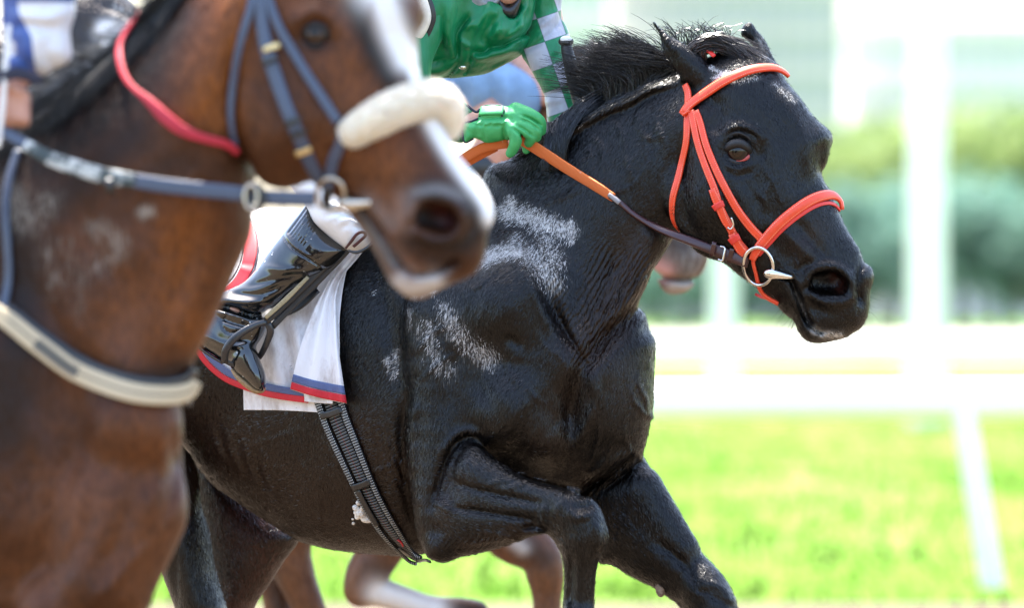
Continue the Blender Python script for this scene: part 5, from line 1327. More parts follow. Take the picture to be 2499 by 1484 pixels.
# ================================================================ the bay racehorse passing close in front (out of focus)
ND = 16.0
def bay_body():
    q = 6.0 * QUAL
    V = Vol(axis((-620, -60, 24), (-60, 1260, q)), axis((-360, -30, 18), (-30, 1500, q), (1500, 2250, 30)), axis((-420, 420, q * 1.3)), ND)
    bw_ = lambda X, Y: np.clip((X - 420) * 0.45, -420, 60) - 20
    V.inflate([(780, -290), (640, -260), (500, -90), (400, 30), (280, 130), (160, 205), (50, 285), (-100, 350), (-300, 420), (-520, 560), (-580, 900), (-560, 1400), (-400, 1640), (-100, 1720), (120, 1680), (215, 1560), (284, 1484), (322, 1448), (372, 1390),
               (404, 1346), (431, 1290), (445, 1240), (448, 1150), (443, 1060), (443, 990), (457, 905), (474, 855), (502, 788), (532, 720), (563, 650), (598, 578), (614, 515), (622, 440), (680, 300), (760, 60)], bw_, 215, 300, k=1, soft=30)
    hw2 = lambda X, Y: 118 + (Y - 100) * .10
    V.inflate([(556, 120), (562, 250), (576, 332), (592, 378), (618, 414), (646, 434), (700, 440), (752, 440), (790, 462), (826, 490), (852, 524), (880, 562), (906, 602), (926, 640), (946, 680), (966, 704), (1000, 721), (1045, 716), (1086, 699), (1112, 668), (1137, 650), (1150, 628),
               (1160, 598), (1186, 567), (1203, 540), (1206, 515), (1192, 474), (1165, 432), (1120, 386), (1087, 333), (1042, 250), (1025, 180), (1020, 92), (1029, 38), (1024, 0), (1000, -70), (940, -200), (860, -290), (760, -320), (660, -270), (590, -120)],
              hw2, lambda X, Y: 128 - np.clip((Y - 330) / 300, 0, 1) * 34, 165, k=24, soft=16)
    V.limb([(650, 280, 176, 110, 50), (690, 380, 172, 80, 42)], k=24)                        # cheek
    V.limb([(735, 50, 236, 30, 24), (775, 36, 240, 30, 24), (815, 62, 230, 26, 22)], k=28)  # brow
    V.limb([(930, 20, 182, 90, 50)], k=50)
    V.limb([(1008, 40, 130, 26)], k=24)
    V.limb([(930, 150, 200, 60, 30), (1010, 300, 196, 50, 28), (1095, 440, 190, 44, 26)], k=36)
    V.limb([(800, 180, 220, 13), (845, 270, 226, 14), (865, 320, 220, 9)], k=40)
    V.limb([(1040, 560, 160, 100, 76), (1110, 610, 150, 70, 60)], k=40)
    V.limb([(1020, 690, 150, 34, 40)], k=30)
    V.limb([(300, 1250, 60, 150, 110), (250, 1420, 60, 130, 110)], k=50)
    V.limb([(330, 1040, 90, 110, 90)], k=50)
    V.limb([(60, 900, -80, 200, 150), (40, 1250, -90, 170, 150)], k=60)
    V.limb([(520, 560, 40, 70, 80), (430, 760, 70, 80, 80), (350, 900, 80, 90, 80)], k=60)
    V.limb([(150, 1500, 20, 110), (190, 1800, 60, 70), (170, 2000, 40, 60), (190, 2180, 40, 70)], k=30)
    V.limb([(-220, 1500, -160, 110), (-180, 1800, -120, 70), (-210, 2000, -120, 60), (-190, 2180, -120, 70)], k=30)
    B = V.brush
    B([(772, 85)], 32, 16, wmin=100, wat=240, taper=False)
    B([(725, 55), (770, 26), (815, 50)], 9, -8, wmin=150, wat=240)
    B([(800, 5), (830, 20), (850, 70)], 20, 8, wmin=120, wat=230)
    B([(562, 100), (566, 250), (590, 370), (640, 425)], 18, 14, wmin=40, wat=170)
    B([(760, 300), (800, 380), (840, 440)], 22, 9, wmin=80, wat=210)
    V.limb([(1045, 530, 262, 36, 46), (1085, 538, 246, 34, 50)], k=12, op='cut', up=(0, 0, 1))
    B([(1002, 530), (1018, 486), (1065, 476), (1112, 498), (1128, 545), (1105, 580), (1060, 590), (1018, 570)], 13, -13, wmin=100, wat=230, taper=False)
    B([(862, 486), (900, 520), (940, 580), (975, 640), (1010, 668), (1060, 664), (1110, 640)], 8, 18, wmin=60, wat=210, taper=False)
    B([(880, 478), (930, 540), (965, 610)], 10, -8, wmin=90, wat=210)
    B([(1150, 480), (1158, 530), (1150, 570)], 10, 8, wmin=80, wat=180)
    # chest folds, shoulder, neck
    for pts, sg, am in [([(330, 1180), (300, 1300), (230, 1420)], 22, 12), ([(250, 1130), (220, 1280), (120, 1440)], 26, 10), ([(400, 1000), (398, 1120), (370, 1260)], 16, -9), ([(420, 1060), (425, 1180), (400, 1290)], 12, 8), ([(150, 900), (190, 1050), (160, 1200)], 30, 12),
                        ([(90, 700), (160, 830), (300, 930)], 26, 10), ([(330, 560), (370, 700), (380, 850)], 40, -12), ([(480, 480), (460, 650), (400, 820)], 26, 10), ([(60, 1000), (110, 1150), (80, 1350)], 30, -12), ([(200, 480), (230, 600), (300, 700)], 30, 9), ([(360, 1330), (300, 1400), (240, 1460)], 14, -9)]:
        B(pts, sg, am, wmin=-300, wat=80)
    return V
NH = bay_body()
NH_F = NH.front()
NHS = Hmap(NH.xs, NH.ys, NH_F, smooth=14, D0=ND)
bay_coat = coat('bay coat', (.066, .0200, .0052), (.140, .0460, .0135), (.205, .060, .0090), rough=.46, foam_rot=.35, spec=.22, hair=(120, 120, 40), foam_c=(.36, .32, .27), black=(.0035, .0035, .0040), pink_c=(.10, .012, .014))
Vn, Fn = NH.mesh(); Vn = relax(Vn, Fn, 2)
mk = paint(Vn, [([(905, -120), (920, -40)], 60, 1.3, NEG), ([(930, -20), (960, 70), (992, 140)], 34, 1.3, NEG), ([(992, 140), (1030, 220), (1052, 290)], 17, 1.4, NEG), ([(1052, 290), (1100, 370), (1150, 440)], 22, 1.4, NEG), ([(1150, 440), (1188, 492), (1200, 530)], 22, 1.4, NEG),
               ([(975, 690), (1000, 704), (1060, 690)], 26, .55, NEG), ([(890, 560), (930, 600), (960, 640)], 26, .13, NEG), ([(900, 500), (960, 540), (990, 490)], 34, .09, NEG), ([(1010, 470), (1070, 460), (1130, 476)], 16, .14, NEG), ([(880, 530), (920, 600), (950, 650)], 24, .07, NEG), ([(990, 650), (1040, 672), (1090, 664)], 12, .12, NEG)])  # strokes above and beside the nostril: sky reflection painted into the coat
bl = paint(Vn, [([(420, 40), (330, 200), (200, 320), (90, 400)], 88, 1.0, NEG), ([(320, 320), (210, 430), (120, 500)], 70, .8, NEG), ([(420, -60), (300, 80), (150, 220), (0, 330)], 85, 1.2, NEG), ([(250, 230), (120, 340), (0, 420)], 70, 1.0, NEG), ([(330, 210), (250, 330), (150, 400)], 50, .55, NEG), ([(0, 420), (50, 650), (40, 850)], 95, .9, NEG), ([(20, 900), (10, 1060)], 110, .85, NEG),
                ([(870, 20), (905, 110), (950, 190)], 32, 1.0, NEG), ([(770, 85)], 46, .85, 60), ([(1040, 470), (1130, 480), (1170, 540), (1140, 590), (1080, 600), (1010, 590)], 38, .9, NEG), ([(1040, 532), (1090, 538)], 34, 1.2, NEG), ([(1000, 600), (1060, 630), (1110, 630)], 28, .75, NEG), ([(880, 520), (925, 590), (965, 650)], 9, .9, NEG), ([(1000, 60), (1012, 140)], 22, .7, NEG), ([(560, 420), (450, 400), (300, 460)], 60, .45, NEG),
                ([(130, 860), (300, 930), (450, 900)], 34, .8, NEG), ([(480, 360), (420, 330)], 50, .3, NEG)])
fo = paint(Vn, [([(345, 520), (370, 515)], 22, .85, NEG), ([(240, 560), (290, 600), (250, 640)], 50, .62, NEG), ([(110, 620), (140, 680)], 44, .52, NEG), ([(160, 590), (180, 660)], 40, .5, NEG), ([(30, 460), (60, 540), (110, 500)], 60, .62, NEG), ([(200, 650), (200, 760)], 40, .42, NEG), ([(120, 700), (130, 730)], 16, .5, NEG)])
pk = paint(Vn, [([(1072, 520), (1092, 542)], 18, .3, NEG)]) * (Vn[:, 2] < 250) + .8 * paint(Vn, [([(970, 690), (990, 700)], 18, .5, NEG)])
tn = paint(Vn, [([(620, -60), (540, 120), (500, 260)], 80, 1.0, NEG), ([(450, 560), (430, 760), (470, 800)], 80, .8, NEG), ([(820, 150), (900, 260), (960, 380)], 60, .5, NEG)])  # upper neck stroke: orange sunlight put into the coat colour
bay = empty('racehorse', (-.6, -4, 0), 'bay racehorse with a white blaze and a pale sheepskin noseband, blurred close in front', 'horse')
mesh_obj('body', world_pts(Vn, ND), Fn, bay_coat, bay, attrs=dict(foam=fo, pink=np.clip(pk, 0, 1), mark=np.clip(mk, 0, 1), tint=tn, black=np.clip(bl, 0, 1), wrinkle=np.zeros(len(bl))))
new = float(NHS.raw(770, 84)) - 14
eyeball('eyeball', (770, 84, new), 34, eye_mat('bay horse eye', (768, 78, new + 33), ND, 30.0, (.03, .014, .008), bay), bay, ND)
bn = (770, 84, new)
tube('upper_eyelid', [on_ball(*p, bn, 34, 0) + (w,) for p, w in (((734, 90), 5), ((745, 72), 8), ((764, 62), 11), ((786, 66), 10), ((800, 84), 7), ((806, 100), 5))], 7, lid, bay, ND, step=6)
tube('lower_eyelid', [on_ball(*p, bn, 34, 0) + (w,) for p, w in (((734, 92), 5), ((748, 108), 8), ((770, 114), 8), ((792, 110), 7), ((806, 100), 5))], 7, lid, bay, ND, step=6)
L = []
cr2 = even(catmull([(640, -250), (520, -110), (410, 20), (290, 122), (170, 196), (60, 275), (-60, 335)], 10), 3.0)
for k in range(2600):
    t = RNG.uniform(0, 1); i = int(t * (len(cr2) - 1)); x, y = cr2[i]
    x += RNG.normal(0, 4); y += RNG.normal(0, 5) - 6
    ln = RNG.uniform(110, 260); o = RNG.uniform(-20, 75) * (1.0 if t > .1 else .5); lift = RNG.uniform(4, 30)
    pts = []
    for f in (0, .33, .66, 1):
        px, py = x - .74 * ln * f + .25 * o * f, y + .62 * ln * f + o * f * .8 - 10 * math.sin(3 * f)
        w = float(NHS(px, py)[2]); w0 = np.clip((px - 420) * .45, -420, 60) - 10
        pts.append((px, py, max(w + lift * f + 4, w0)))
    L.append(lock(*pts, jit=5))
for k in range(160):
    t = RNG.uniform(.2, .9); i = int(t * (len(cr2) - 1)); x, y = cr2[i]; w0 = np.clip((x - 420) * .45, -420, 60)
    L.append(lock((x, y + 5, w0), (x - 20, y - 22, w0), (x - 60, y - 24 + RNG.normal(0, 8), w0), (x - 100, y - 4 + RNG.normal(0, 12), w0), jit=6))
bay_mane = simple('black bay mane hair', (.006, .006, .0065), .3, .4, 200, bump=0)
hair('mane', L, bay_mane, bay, ND, r0=2.6, r1=.6)

# bridle of the bay horse
navy_strap = strap_mat('navy leather strap', (.045, .062, .105), .38, coat=.25)
nb = empty('bridle', (-.35, -4.3, 1.9), 'navy bridle with a fluffy cream sheepskin noseband on the bay horse', 'bridle')
N_ = dict(D0=ND)
strap('throatlatch', [(640, -120), (622, -40), (612, 20), (590, 90), (574, 165), (564, 250), (566, 310), (578, 352)], [20, 20, 20, 19, 18, 17, 15, 12], navy_strap, nb, NHS, off=8, thick=7, **N_)
strap('cheekpiece', [(640, -120), (638, -40), (640, 40), (652, 110), (672, 180), (700, 262), (728, 330), (756, 390), (792, 452)], [26, 27, 29, 34, 34, 33, 32, 32, 32], navy_strap, nb, NHS, off=10, thick=8, **N_)
strap('noseband_strap', [(640, -120), (650, -40), (668, 30), (700, 100), (738, 165), (780, 230), (826, 300)], [22, 22, 22, 23, 23, 24, 24], navy_strap, nb, NHS, off=8, thick=7, **N_)
for x, y, a in ((668, 118, 1), (664, 150, 0), (715, 296, 0), (726, 322, 0), (740, 362, 1)):
    d = np.array([.95, -.32])
    strap('keeper', [(x - 19 * d[0], y - 19 * d[1]), (x, y), (x + 19 * d[0], y + 19 * d[1])], 14, black_leather if not a else simple('brass buckle', (.70, .52, .24), .3, .1, 90, metal=.85, bump=.05), nb, NHS, off=22, thick=6, **N_)
strap('noseband', [(838, 318), (832, 352), (818, 385), (810, 420), (806, 452)], [24, 26, 28, 28, 26], navy_strap, nb, NHS, off=14, thick=9, **N_)
fl = Mat('cream sheepskin'); fv = fl.coord()
fl.col(fl.ramp(fl.noise(fv, 60, 5), (.3, (.80, .68, .48)), (.7, (.88, .79, .62)))); fl.set(Roughness=.95); fl.b.inputs['Sheen Weight'].default_value = .5
fl.b.inputs['Subsurface Weight'].default_value = .5; fl.b.inputs['Subsurface Radius'].default_value = (.03, .022, .015); fl.b.inputs['Subsurface Scale'].default_value = 1.0; fl.nrm(fl.bump(fl.noise(fv, 120, 4, .7), .35, .008)); fleece = fl.m
NF = Vol(axis((780, 1180, 5 * QUAL)), axis((150, 420, 5 * QUAL)), axis((0, 380, 6 * QUAL)), ND)
def nz(x, y, o): return float(NHS(x, y)[2]) + o
NF.limb([(862, 322, nz(862, 322, 14), 38), (905, 296, nz(905, 296, 20), 45), (950, 272, nz(950, 272, 22), 48), (1000, 252, nz(1000, 252, 18), 48), (1048, 242, nz(1048, 242, 4), 47), (1082, 256, nz(1060, 256, -30), 46), (1096, 286, nz(1062, 280, -70), 42), (1090, 310, nz(1062, 280, -120), 36)], k=4)
gx, gy, gw = np.meshgrid(NF.xs, NF.ys, NF.ws, indexing='ij')
NF.d += (2.2 * np.sin(gx * .31 + 2 * np.sin(gy * .23)) * np.sin(gy * .29 + gw * .17) + 1.6 * np.sin(gx * .67 + gw * .5) * np.sin(gy * .71)).astype(np.float32)
v_, f_ = NF.mesh(); mesh_obj('sheepskin', world_pts(v_, ND), f_, fleece, nb)
Lf = []
vv = v_[RNG.choice(len(v_), 5200)]
cen = np.array([960, 270, 210.0])
for p in vv:
    d = p - np.array([p[0], 262 + abs(p[0] - 1030) * .28, 200.0]); d /= np.linalg.norm(d) + 1e-6
    d = d + RNG.normal(0, .45, 3); e = p + d * RNG.uniform(2, 5)
    Lf.append(np.array([p, (p + e) / 2 + RNG.normal(0, 1, 3), e]))
hair('sheepskin_fibre', Lf, fleece, nb, ND, r0=1.4, r1=.5, kind='stuff')
old_metal = simple('worn bit metal', (.62, .56, .46), .28, .15, 120, metal=.9, bump=.1)
def nq(x, y, o=20): return (x, y, nz(x, y, o))
tube('bit_ring', [nq(806 + 34 * math.cos(a), 474 + 40 * math.sin(a), 22) for a in np.linspace(0, 2 * math.pi, 14, endpoint=False)], 5.5, old_metal, nb, ND, step=6, closed=True)
tube('bit_mouthpiece', [nq(826, 494, 26) + (6,), nq(834, 496, 28) + (14,), nq(856, 498, 26) + (16,), nq(884, 496, 18) + (12,), nq(905, 494, 6) + (9,)], 12, old_metal, nb, ND, step=5, nseg=14)
strap('chin_strap', [(806, 452), (802, 490), (812, 512)], [26, 24, 18], black_leather, nb, NHS, off=12, thick=7, **N_)

nrein = empty('rein', (-.7, -4.3, 1.75), 'navy rein flecked with foam, from the bare hand to the bit of the bay horse', 'rein')
foamy = Mat('navy rein with foam'); fz = foamy.noise(foamy.coord('Object', (22, 22, 22)), 1.0, 4, .7); fa = foamy.attr('foam')
foamy.col(foamy.mix(foamy.math('MULTIPLY', foamy.ramp(fz, (.46, (0, 0, 0)), (.56, (1, 1, 1))), 1.0), (.030, .045, .045), (.55, .56, .52))); foamy.set(Roughness=.5); foamy = foamy.m
strap('rein_leather', [(768, 486, 300), (700, 484, 292), (640, 482, 284)], [36, 36, 36], navy_strap, nrein, None, thick=8, D0=ND)
strap('rein_leather', [(640, 480, 284), (560, 470, 280), (460, 460, 275), (380, 450, 268), (310, 438, 260)], [34, 36, 36, 36, 34], navy_strap, nrein, None, thick=8, D0=ND)
strap('rein_leather', [(330, 441, 264), (260, 430, 254), (190, 410, 240), (120, 385, 222), (60, 352, 200)], [36, 38, 38, 34, 28], foamy, nrein, None, thick=9, D0=ND)
strap('rein_leather', [(80, 362, 206), (30, 334, 180), (-30, 300, 150)], [30, 26, 24], navy_strap, nrein, None, thick=8, D0=ND)
for x in (268, 690): strap('keeper', [(x - 4, 436 + (x > 500) * 30, 286), (x, 455 + (x > 500) * 30, 290), (x + 4, 472 + (x > 500) * 30, 284)][0:3], 20, black_leather, nrein, None, thick=8, D0=ND)
tube('rein_stop', [(622 + 20 * math.cos(a), 482 + 30 * math.sin(a), 296) for a in np.linspace(0, 2 * math.pi, 12, endpoint=False)], 8, black_leather, nrein, ND, step=6, closed=True)
tube('martingale_ring', [(612 + 16 * math.cos(a), 480 + 30 * math.sin(a), 304) for a in np.linspace(0, 2 * math.pi, 12, endpoint=False)], 4, old_metal, nrein, ND, step=6, closed=True)

cord_m = simple('red cord', (.42, .012, .030), .55, .2, 120, bscale=500)
cord = empty('cord', (-1.0, -4.2, 2.0), 'loose red cord looped down the neck of the bay horse to its throat', 'cord')
strap('cord_loop', [(355, 36), (335, 68), (312, 108), (305, 140), (312, 180), (326, 208), (346, 228), (376, 252), (410, 286), (450, 316), (500, 334), (546, 346), (580, 362)], [14, 18, 20, 18, 17, 15, 14, 22, 30, 28, 22, 20, 16], cord_m, cord, NHS, off=22, thick=7, D0=ND)

breast = empty('breastplate', (-1.0, -4.0, 1.2), 'cream elastic breast strap with a dark middle stripe across the chest of the bay horse', 'breastplate')
bs = Mat('cream elastic'); bu = bs.node('ShaderNodeUVMap'); bsp = bs.node('ShaderNodeSeparateXYZ'); bs.link(bu.outputs[0], bsp.inputs[0])
st_ = bs.math('COMPARE', bsp.outputs[1], .05); st_.node.inputs[2].default_value = .11
pt = bs.math('MULTIPLY', bs.math('GREATER_THAN', bsp.outputs[0], 590), bs.math('LESS_THAN', bsp.outputs[0], 720)); 
wid = bs.math('COMPARE', bsp.outputs[1], .0); wid.node.inputs[2].default_value = .55
bs.col(bs.mix(bs.math('MAXIMUM', bs.math('MULTIPLY', st_, .75), bs.math('MULTIPLY', bs.math('MULTIPLY', pt, wid), .9)), (.52, .42, .27), (.055, .06, .06))); bs.set(Roughness=.75)
cream_el = bs.m
strap('breast_strap', [(-320, 560), (-180, 660), (-60, 735), (20, 785), (90, 840), (170, 895), (250, 935), (330, 962), (400, 966), (448, 950), (462, 925)], [44, 44, 44, 46, 48, 48, 48, 48, 47, 44, 36], cream_el, breast, NHS, off=22, thick=10, D0=ND)
strap('breast_strap_backing', [(-320, 538), (-180, 636), (-60, 711), (20, 761), (90, 816), (170, 871), (250, 911), (330, 937), (400, 942), (446, 926), (466, 896)], [40] * 10 + [34], black_leather, breast, NHS, off=12, thick=12, D0=ND)
strap('neck_strap', [(52, 372), (30, 440), (20, 520), (24, 600), (26, 680), (12, 760), (-4, 800)], [20, 22, 22, 22, 22, 20, 18], navy_strap, breast, NHS, off=14, thick=8, D0=ND)
strap('breast_strap_end', [(462, 876, 40), (460, 930, 40), (456, 990, 36)], [20, 22, 22], simple('grey webbing', (.22, .20, .18), .7), breast, None, thick=8, D0=ND)

# the jockey of the bay horse: sleeve, hand, body mostly outside the frame
j2 = empty('person', (-1.35, -3.8, 2.2), 'jockey of the bay horse in a blue and white sleeve, bare hand holding the rein', 'person')
J2 = Vol(axis((-520, 130, 8 * QUAL)), axis((-560, 780, 8 * QUAL)), axis((-260, 260, 8 * QUAL)), ND)
J2.limb([(-420, 40, -120, 150, 110), (-250, -120, -80, 150, 120), (-60, -200, -60, 130, 100)], k=30)
J2.limb([(-20, -260, -40, 60), (40, -340, 0, 96), (60, -400, 0, 90)], k=20)
J2.limb([(20, -180, 40, 80), (100, -60, 90, 64), (92, 60, 90, 60), (60, 150, 100, 44), (30, 200, 110, 32)], k=20)
J2.inflate([(-40, 200), (4, 192), (38, 200), (60, 216), (66, 232), (56, 256), (62, 282), (54, 304), (28, 310), (-10, 302), (-50, 280), (-60, 230)], lambda X, Y: 120 + 0 * X, 34, 34, k=12, soft=3)
for i in range(4): J2.limb([(30 - i * 3, 222 + i * 19, 138, 13), (56, 228 + i * 20, 146, 13), (64, 240 + i * 19, 130, 12), (52, 248 + i * 18, 112, 11)], k=5)
J2.limb([(-10, 210, 140, 14), (28, 214, 158, 12), (48, 226, 160, 11)], k=6)
J2.limb([(-420, 60, -60, 110), (-240, 300, 120, 80), (-300, 520, 80, 56), (-380, 740, 60, 44)], k=20)
v_, f_ = J2.mesh()
mesh_obj('body', world_pts(relax(v_, f_, 1), ND), f_, skin, j2)
blue_satin = Mat('blue and white satin'); ba = blue_satin.attr('blue'); bz = blue_satin.ramp(ba, (.46, (0, 0, 0)), (.54, (1, 1, 1)))
blue_satin.col(blue_satin.mix(bz, (.70, .70, .72), (.035, .085, .30))); blue_satin.set(Roughness=.33); blue_satin.b.inputs['Sheen Weight'].default_value = .3
blue_satin.nrm(blue_satin.bump(blue_satin.noise(blue_satin.coord('Object', (18, 18, 9)), 1.0, 2), .5, .03)); blue_satin = blue_satin.m
S2 = Vol(axis((-520, 240, 6 * QUAL)), axis((-330, 270, 6 * QUAL)), axis((-240, 240, 6 * QUAL)), ND)
S2.limb([(-420, 30, -120, 170, 130), (-250, -120, -80, 168, 136), (-60, -190, -40, 140, 110), (20, -200, 20, 110)], k=30)
S2.inflate([(0, -230), (120, -240), (200, -100), (186, -10), (184, 30), (172, 70), (172, 100), (176, 130), (168, 150), (140, 168), (100, 186), (60, 192), (8, 180), (12, 110), (4, 60), (2, 0), (-10, -100)], lambda X, Y: 96 + 0 * X, 84, 96, k=20, soft=6)
for pts, sg, am in [([(30, 66), (80, 60), (130, 72)], 12, 12), ([(50, 40), (110, 46), (160, 30)], 12, -9), ([(20, 120), (60, 150), (90, 180)], 10, 9), ([(120, 90), (110, 130), (130, 165)], 12, 7), ([(10, 12), (90, 14), (180, 6)], 6, 6)]:
    S2.brush(pts, sg, am, wmin=40, wat=170)
v_, f_ = S2.mesh(); v_ = relax(v_, f_, 2)
edge = 88 + (v_[:, 1] - 100) * .10 - 26 * np.clip((95 - v_[:, 1]) / 60, 0, 1)
blue = np.clip(.5 + (edge - v_[:, 0]) / 14, 0, 1)
blue = np.maximum(blue, np.clip(.5 + (10 - v_[:, 1]) / 6, 0, 1))
blue = np.where((v_[:, 0] < 46) & (v_[:, 1] > 95) & (v_[:, 1] < 168) & (v_[:, 0] < 40 - 18 * np.sin(v_[:, 1] * .09)), 0, blue)
mesh_obj('silks', world_pts(v_, ND), f_, blue_satin, j2, attrs=dict(blue=blue))
strap('cuff', [(-10, 196, 176), (40, 178, 190), (100, 196, 180)], [26, 28, 26], navy, j2, None, thick=26, D0=ND)
white_cap = simple('white cap silk', (.7, .7, .72), .4, .05, 60)
HC = Vol(axis((-90, 200, 9 * QUAL)), axis((-560, -330, 9 * QUAL)), axis((-130, 150, 9 * QUAL)), ND)
HC.limb([(52, -420, 0, 112)], k=1); v_, f_ = HC.mesh(); mesh_obj('helmet', world_pts(v_, ND), f_, white_cap, j2)
w2 = empty('whip', (-1.2, -4.1, 2.1), 'white whip handle beside the blue and white sleeve at the left edge', 'whip')
tube('grip', [(22, 60, 186, 6), (16, 130, 190, 7), (12, 190, 190, 7), (6, 260, 180, 8), (-4, 360, 170, 6)], 7, white_p, w2, ND, step=8)
# ================================================================ horses behind
BD = 23.5
def chestnut():
    q = 8 * QUAL
    V = Vol(axis((480, 1760, q)), axis((90, 1490, q), (1490, 2200, 26)), axis((-420, 320, q * 1.2)), BD)
    V.inflate([(560, 630), (800, 570), (1000, 520), (1180, 345), (1250, 262), (1320, 215), (1400, 150), (1450, 118), (1500, 140), (1540, 300), (1500, 480), (1400, 620), (1420, 800), (1400, 1000), (1330, 1150), (1150, 1230), (900, 1240), (740, 1200), (600, 1080), (520, 800)], lambda X, Y: (X - 1000) * .3 - 60, 190, 260, k=1, soft=20)
    V.inflate([(1424, 150), (1440, 112), (1470, 106), (1500, 124), (1560, 220), (1620, 380), (1680, 520), (1712, 590), (1722, 630), (1712, 668), (1690, 700), (1662, 716), (1624, 700), (1600, 680), (1590, 650), (1560, 560), (1500, 440), (1430, 320), (1410, 220)], lambda X, Y: 140 + 0 * X, 84, 95, k=20, soft=8)
    V.limb([(1436, 150, 160, 14), (1440, 112, 165, 10), (1446, 90, 165, 4)], k=8)
    V.limb([(1680, 620, 140, 46)], k=20); V.limb([(1640, 690, 140, 30)], k=12)
    V.limb([(1700, 610, 210, 12, 26)], k=6, op='cut'); V.brush([(1590, 662), (1625, 678), (1670, 684), (1705, 676)], 6, 22, wmin=100, wat=200)
    # fore legs: one upright, one folded
    V.limb([(1190, 1180, 10, 110), (1250, 1300, 40, 74), (1316, 1350, 60, 52), (1330, 1400, 60, 48), (1334, 1470, 60, 36), (1334, 1620, 60, 36), (1330, 1800, 50, 50), (1350, 1900, 50, 60)], k=16)
    V.limb([(1000, 1180, -100, 90), (940, 1320, -60, 60), (895, 1400, -50, 52), (880, 1440, -50, 44)], k=14)
    V.limb([(890, 1440, -50, 36), (960, 1456, -60, 34), (1040, 1486, -70, 34), (1120, 1500, -70, 42), (1160, 1500, -70, 36)], k=10)
    # hind legs
    V.limb([(700, 1100, -150, 120), (700, 1300, -150, 66), (715, 1390, -150, 52), (760, 1500, -150, 40), (830, 1700, -150, 36), (820, 1900, -150, 50)], k=20)
    V.limb([(640, 1150, -230, 100), (660, 1380, -230, 50), (680, 1480, -230, 38), (700, 1700, -230, 36), (690, 1900, -230, 46)], k=20)
    return V
CH = chestnut(); v_, f_ = CH.mesh(); v_ = relax(v_, f_, 2)
ch_coat = coat('chestnut coat', (.13, .048, .018), (.20, .080, .030), (.17, .145, .125), rough=.45, spec=.30, hair=(90, 90, 30), mark_c=(.72, .66, .60), pink_c=(.55, .28, .24), black=(.018, .013, .012))
mk = paint(v_, [([(925, 1452), (1000, 1475), (1060, 1492)], 34, 1.2, NEG), ([(1640, 702), (1680, 702)], 16, .40, NEG), ([(1255, 1322), (1275, 1340)], 18, .5, NEG), ([(1440, 120), (1480, 140)], 50, .5, NEG)])
bl = paint(v_, [([(1290, 1335), (1330, 1365)], 36, .75, NEG), ([(900, 1380), (945, 1400)], 34, .6, NEG), ([(660, 1400), (680, 1484)], 30, .8, NEG), ([(1240, 270), (1330, 225)], 34, 1.0, NEG), ([(1120, 1490), (1170, 1490)], 26, .8, NEG), ([(1640, 590), (1670, 600)], 24, .8, NEG)])
pk = paint(v_, [([(1600, 650), (1622, 664)], 22, 1.0, NEG)])
chestnut_h = empty('racehorse', (-.2, 3.5, 0), 'chestnut racehorse half hidden behind the black one, pale muzzle showing under its throat', 'horse')
mesh_obj('body', world_pts(v_, BD), f_, ch_coat, chestnut_h, attrs=dict(foam=np.zeros(len(v_)), pink=pk, mark=np.clip(mk, 0, 1), tint=paint(v_, [([(1640, 600), (1680, 640), (1670, 690)], 60, 1.0, NEG)]), black=np.clip(bl, 0, 1), wrinkle=np.zeros(len(bl))))
L = []
for k in range(500):
    t = RNG.uniform(0, 1); x, y = 1220 + 230 * t, 285 - 165 * t
    L.append(lock((x, y + 8, 60 + 60 * t), (x - 15, y - 14, 60 + 60 * t), (x - 45, y - 8, 62 + 60 * t), (x - 80, y + 24 + RNG.normal(0, 12), 62 + 60 * t), jit=6))
hair('mane', L, simple('brown mane hair', (.06, .03, .016), .4, .4, 200, bump=0), chestnut_h, BD, r0=3, r1=.8)
j3 = empty('person', (-.1, 3.5, 1.9), 'jockey in pale blue breeches on the chestnut horse, mostly hidden behind the green jockey', 'person')
J3 = Vol(axis((760, 1420, 10 * QUAL)), axis((-420, 760, 10 * QUAL)), axis((-220, 260, 10 * QUAL)), BD)
J3.limb([(860, 220, -20, 110), (1000, 60, 0, 110), (1180, -40, 30, 105), (1260, -140, 40, 50), (1290, -230, 50, 84)], k=20)
J3.limb([(900, 240, 60, 84), (1060, 250, 120, 78), (1230, 300, 150, 56), (1140, 460, 140, 46), (1060, 640, 130, 36)], k=20)
J3.limb([(1200, -40, 60, 52), (1250, 100, 110, 40), (1300, 215, 130, 32), (1340, 232, 140, 30)], k=16)
v_, f_ = J3.mesh(); mesh_obj('body', world_pts(relax(v_, f_, 1), BD), f_, skin, j3)
B3 = Vol(axis((740, 1420, 9 * QUAL)), axis((60, 420, 9 * QUAL)), axis((-160, 270, 9 * QUAL)), BD)
B3.limb([(860, 220, -10, 124), (980, 180, 60, 112), (1080, 190, 120, 92), (1180, 205, 146, 74), (1270, 240, 150, 52), (1220, 330, 140, 48)], k=20)
for i in range(5): B3.brush([(1060 + i * 44, 140 + i * 12), (1080 + i * 40, 220 + i * 10), (1060 + i * 36, 270 + i * 12)], 10, 16 * (1 if i % 2 else -1), wmin=60, wat=200)
v_, f_ = B3.mesh(); mesh_obj('breeches', world_pts(relax(v_, f_, 2), BD), f_, simple('pale blue cloth', (.17, .29, .45), .6, .15, 20), j3)
T3 = Vol(axis((740, 1380, 10 * QUAL)), axis((-240, 180, 10 * QUAL)), axis((-160, 220, 10 * QUAL)), BD)
T3.limb([(880, 150, 0, 118), (1010, 50, 10, 124), (1190, -50, 40, 118)], k=10)
v_, f_ = T3.mesh(); mesh_obj('shirt', world_pts(relax(v_, f_, 1), BD), f_, simple('blue shirt satin', (.10, .20, .40), .4, .15, 20), j3)
BO = Vol(axis((1000, 1300, 10 * QUAL)), axis((380, 760, 10 * QUAL)), axis((20, 260, 10 * QUAL)), BD)
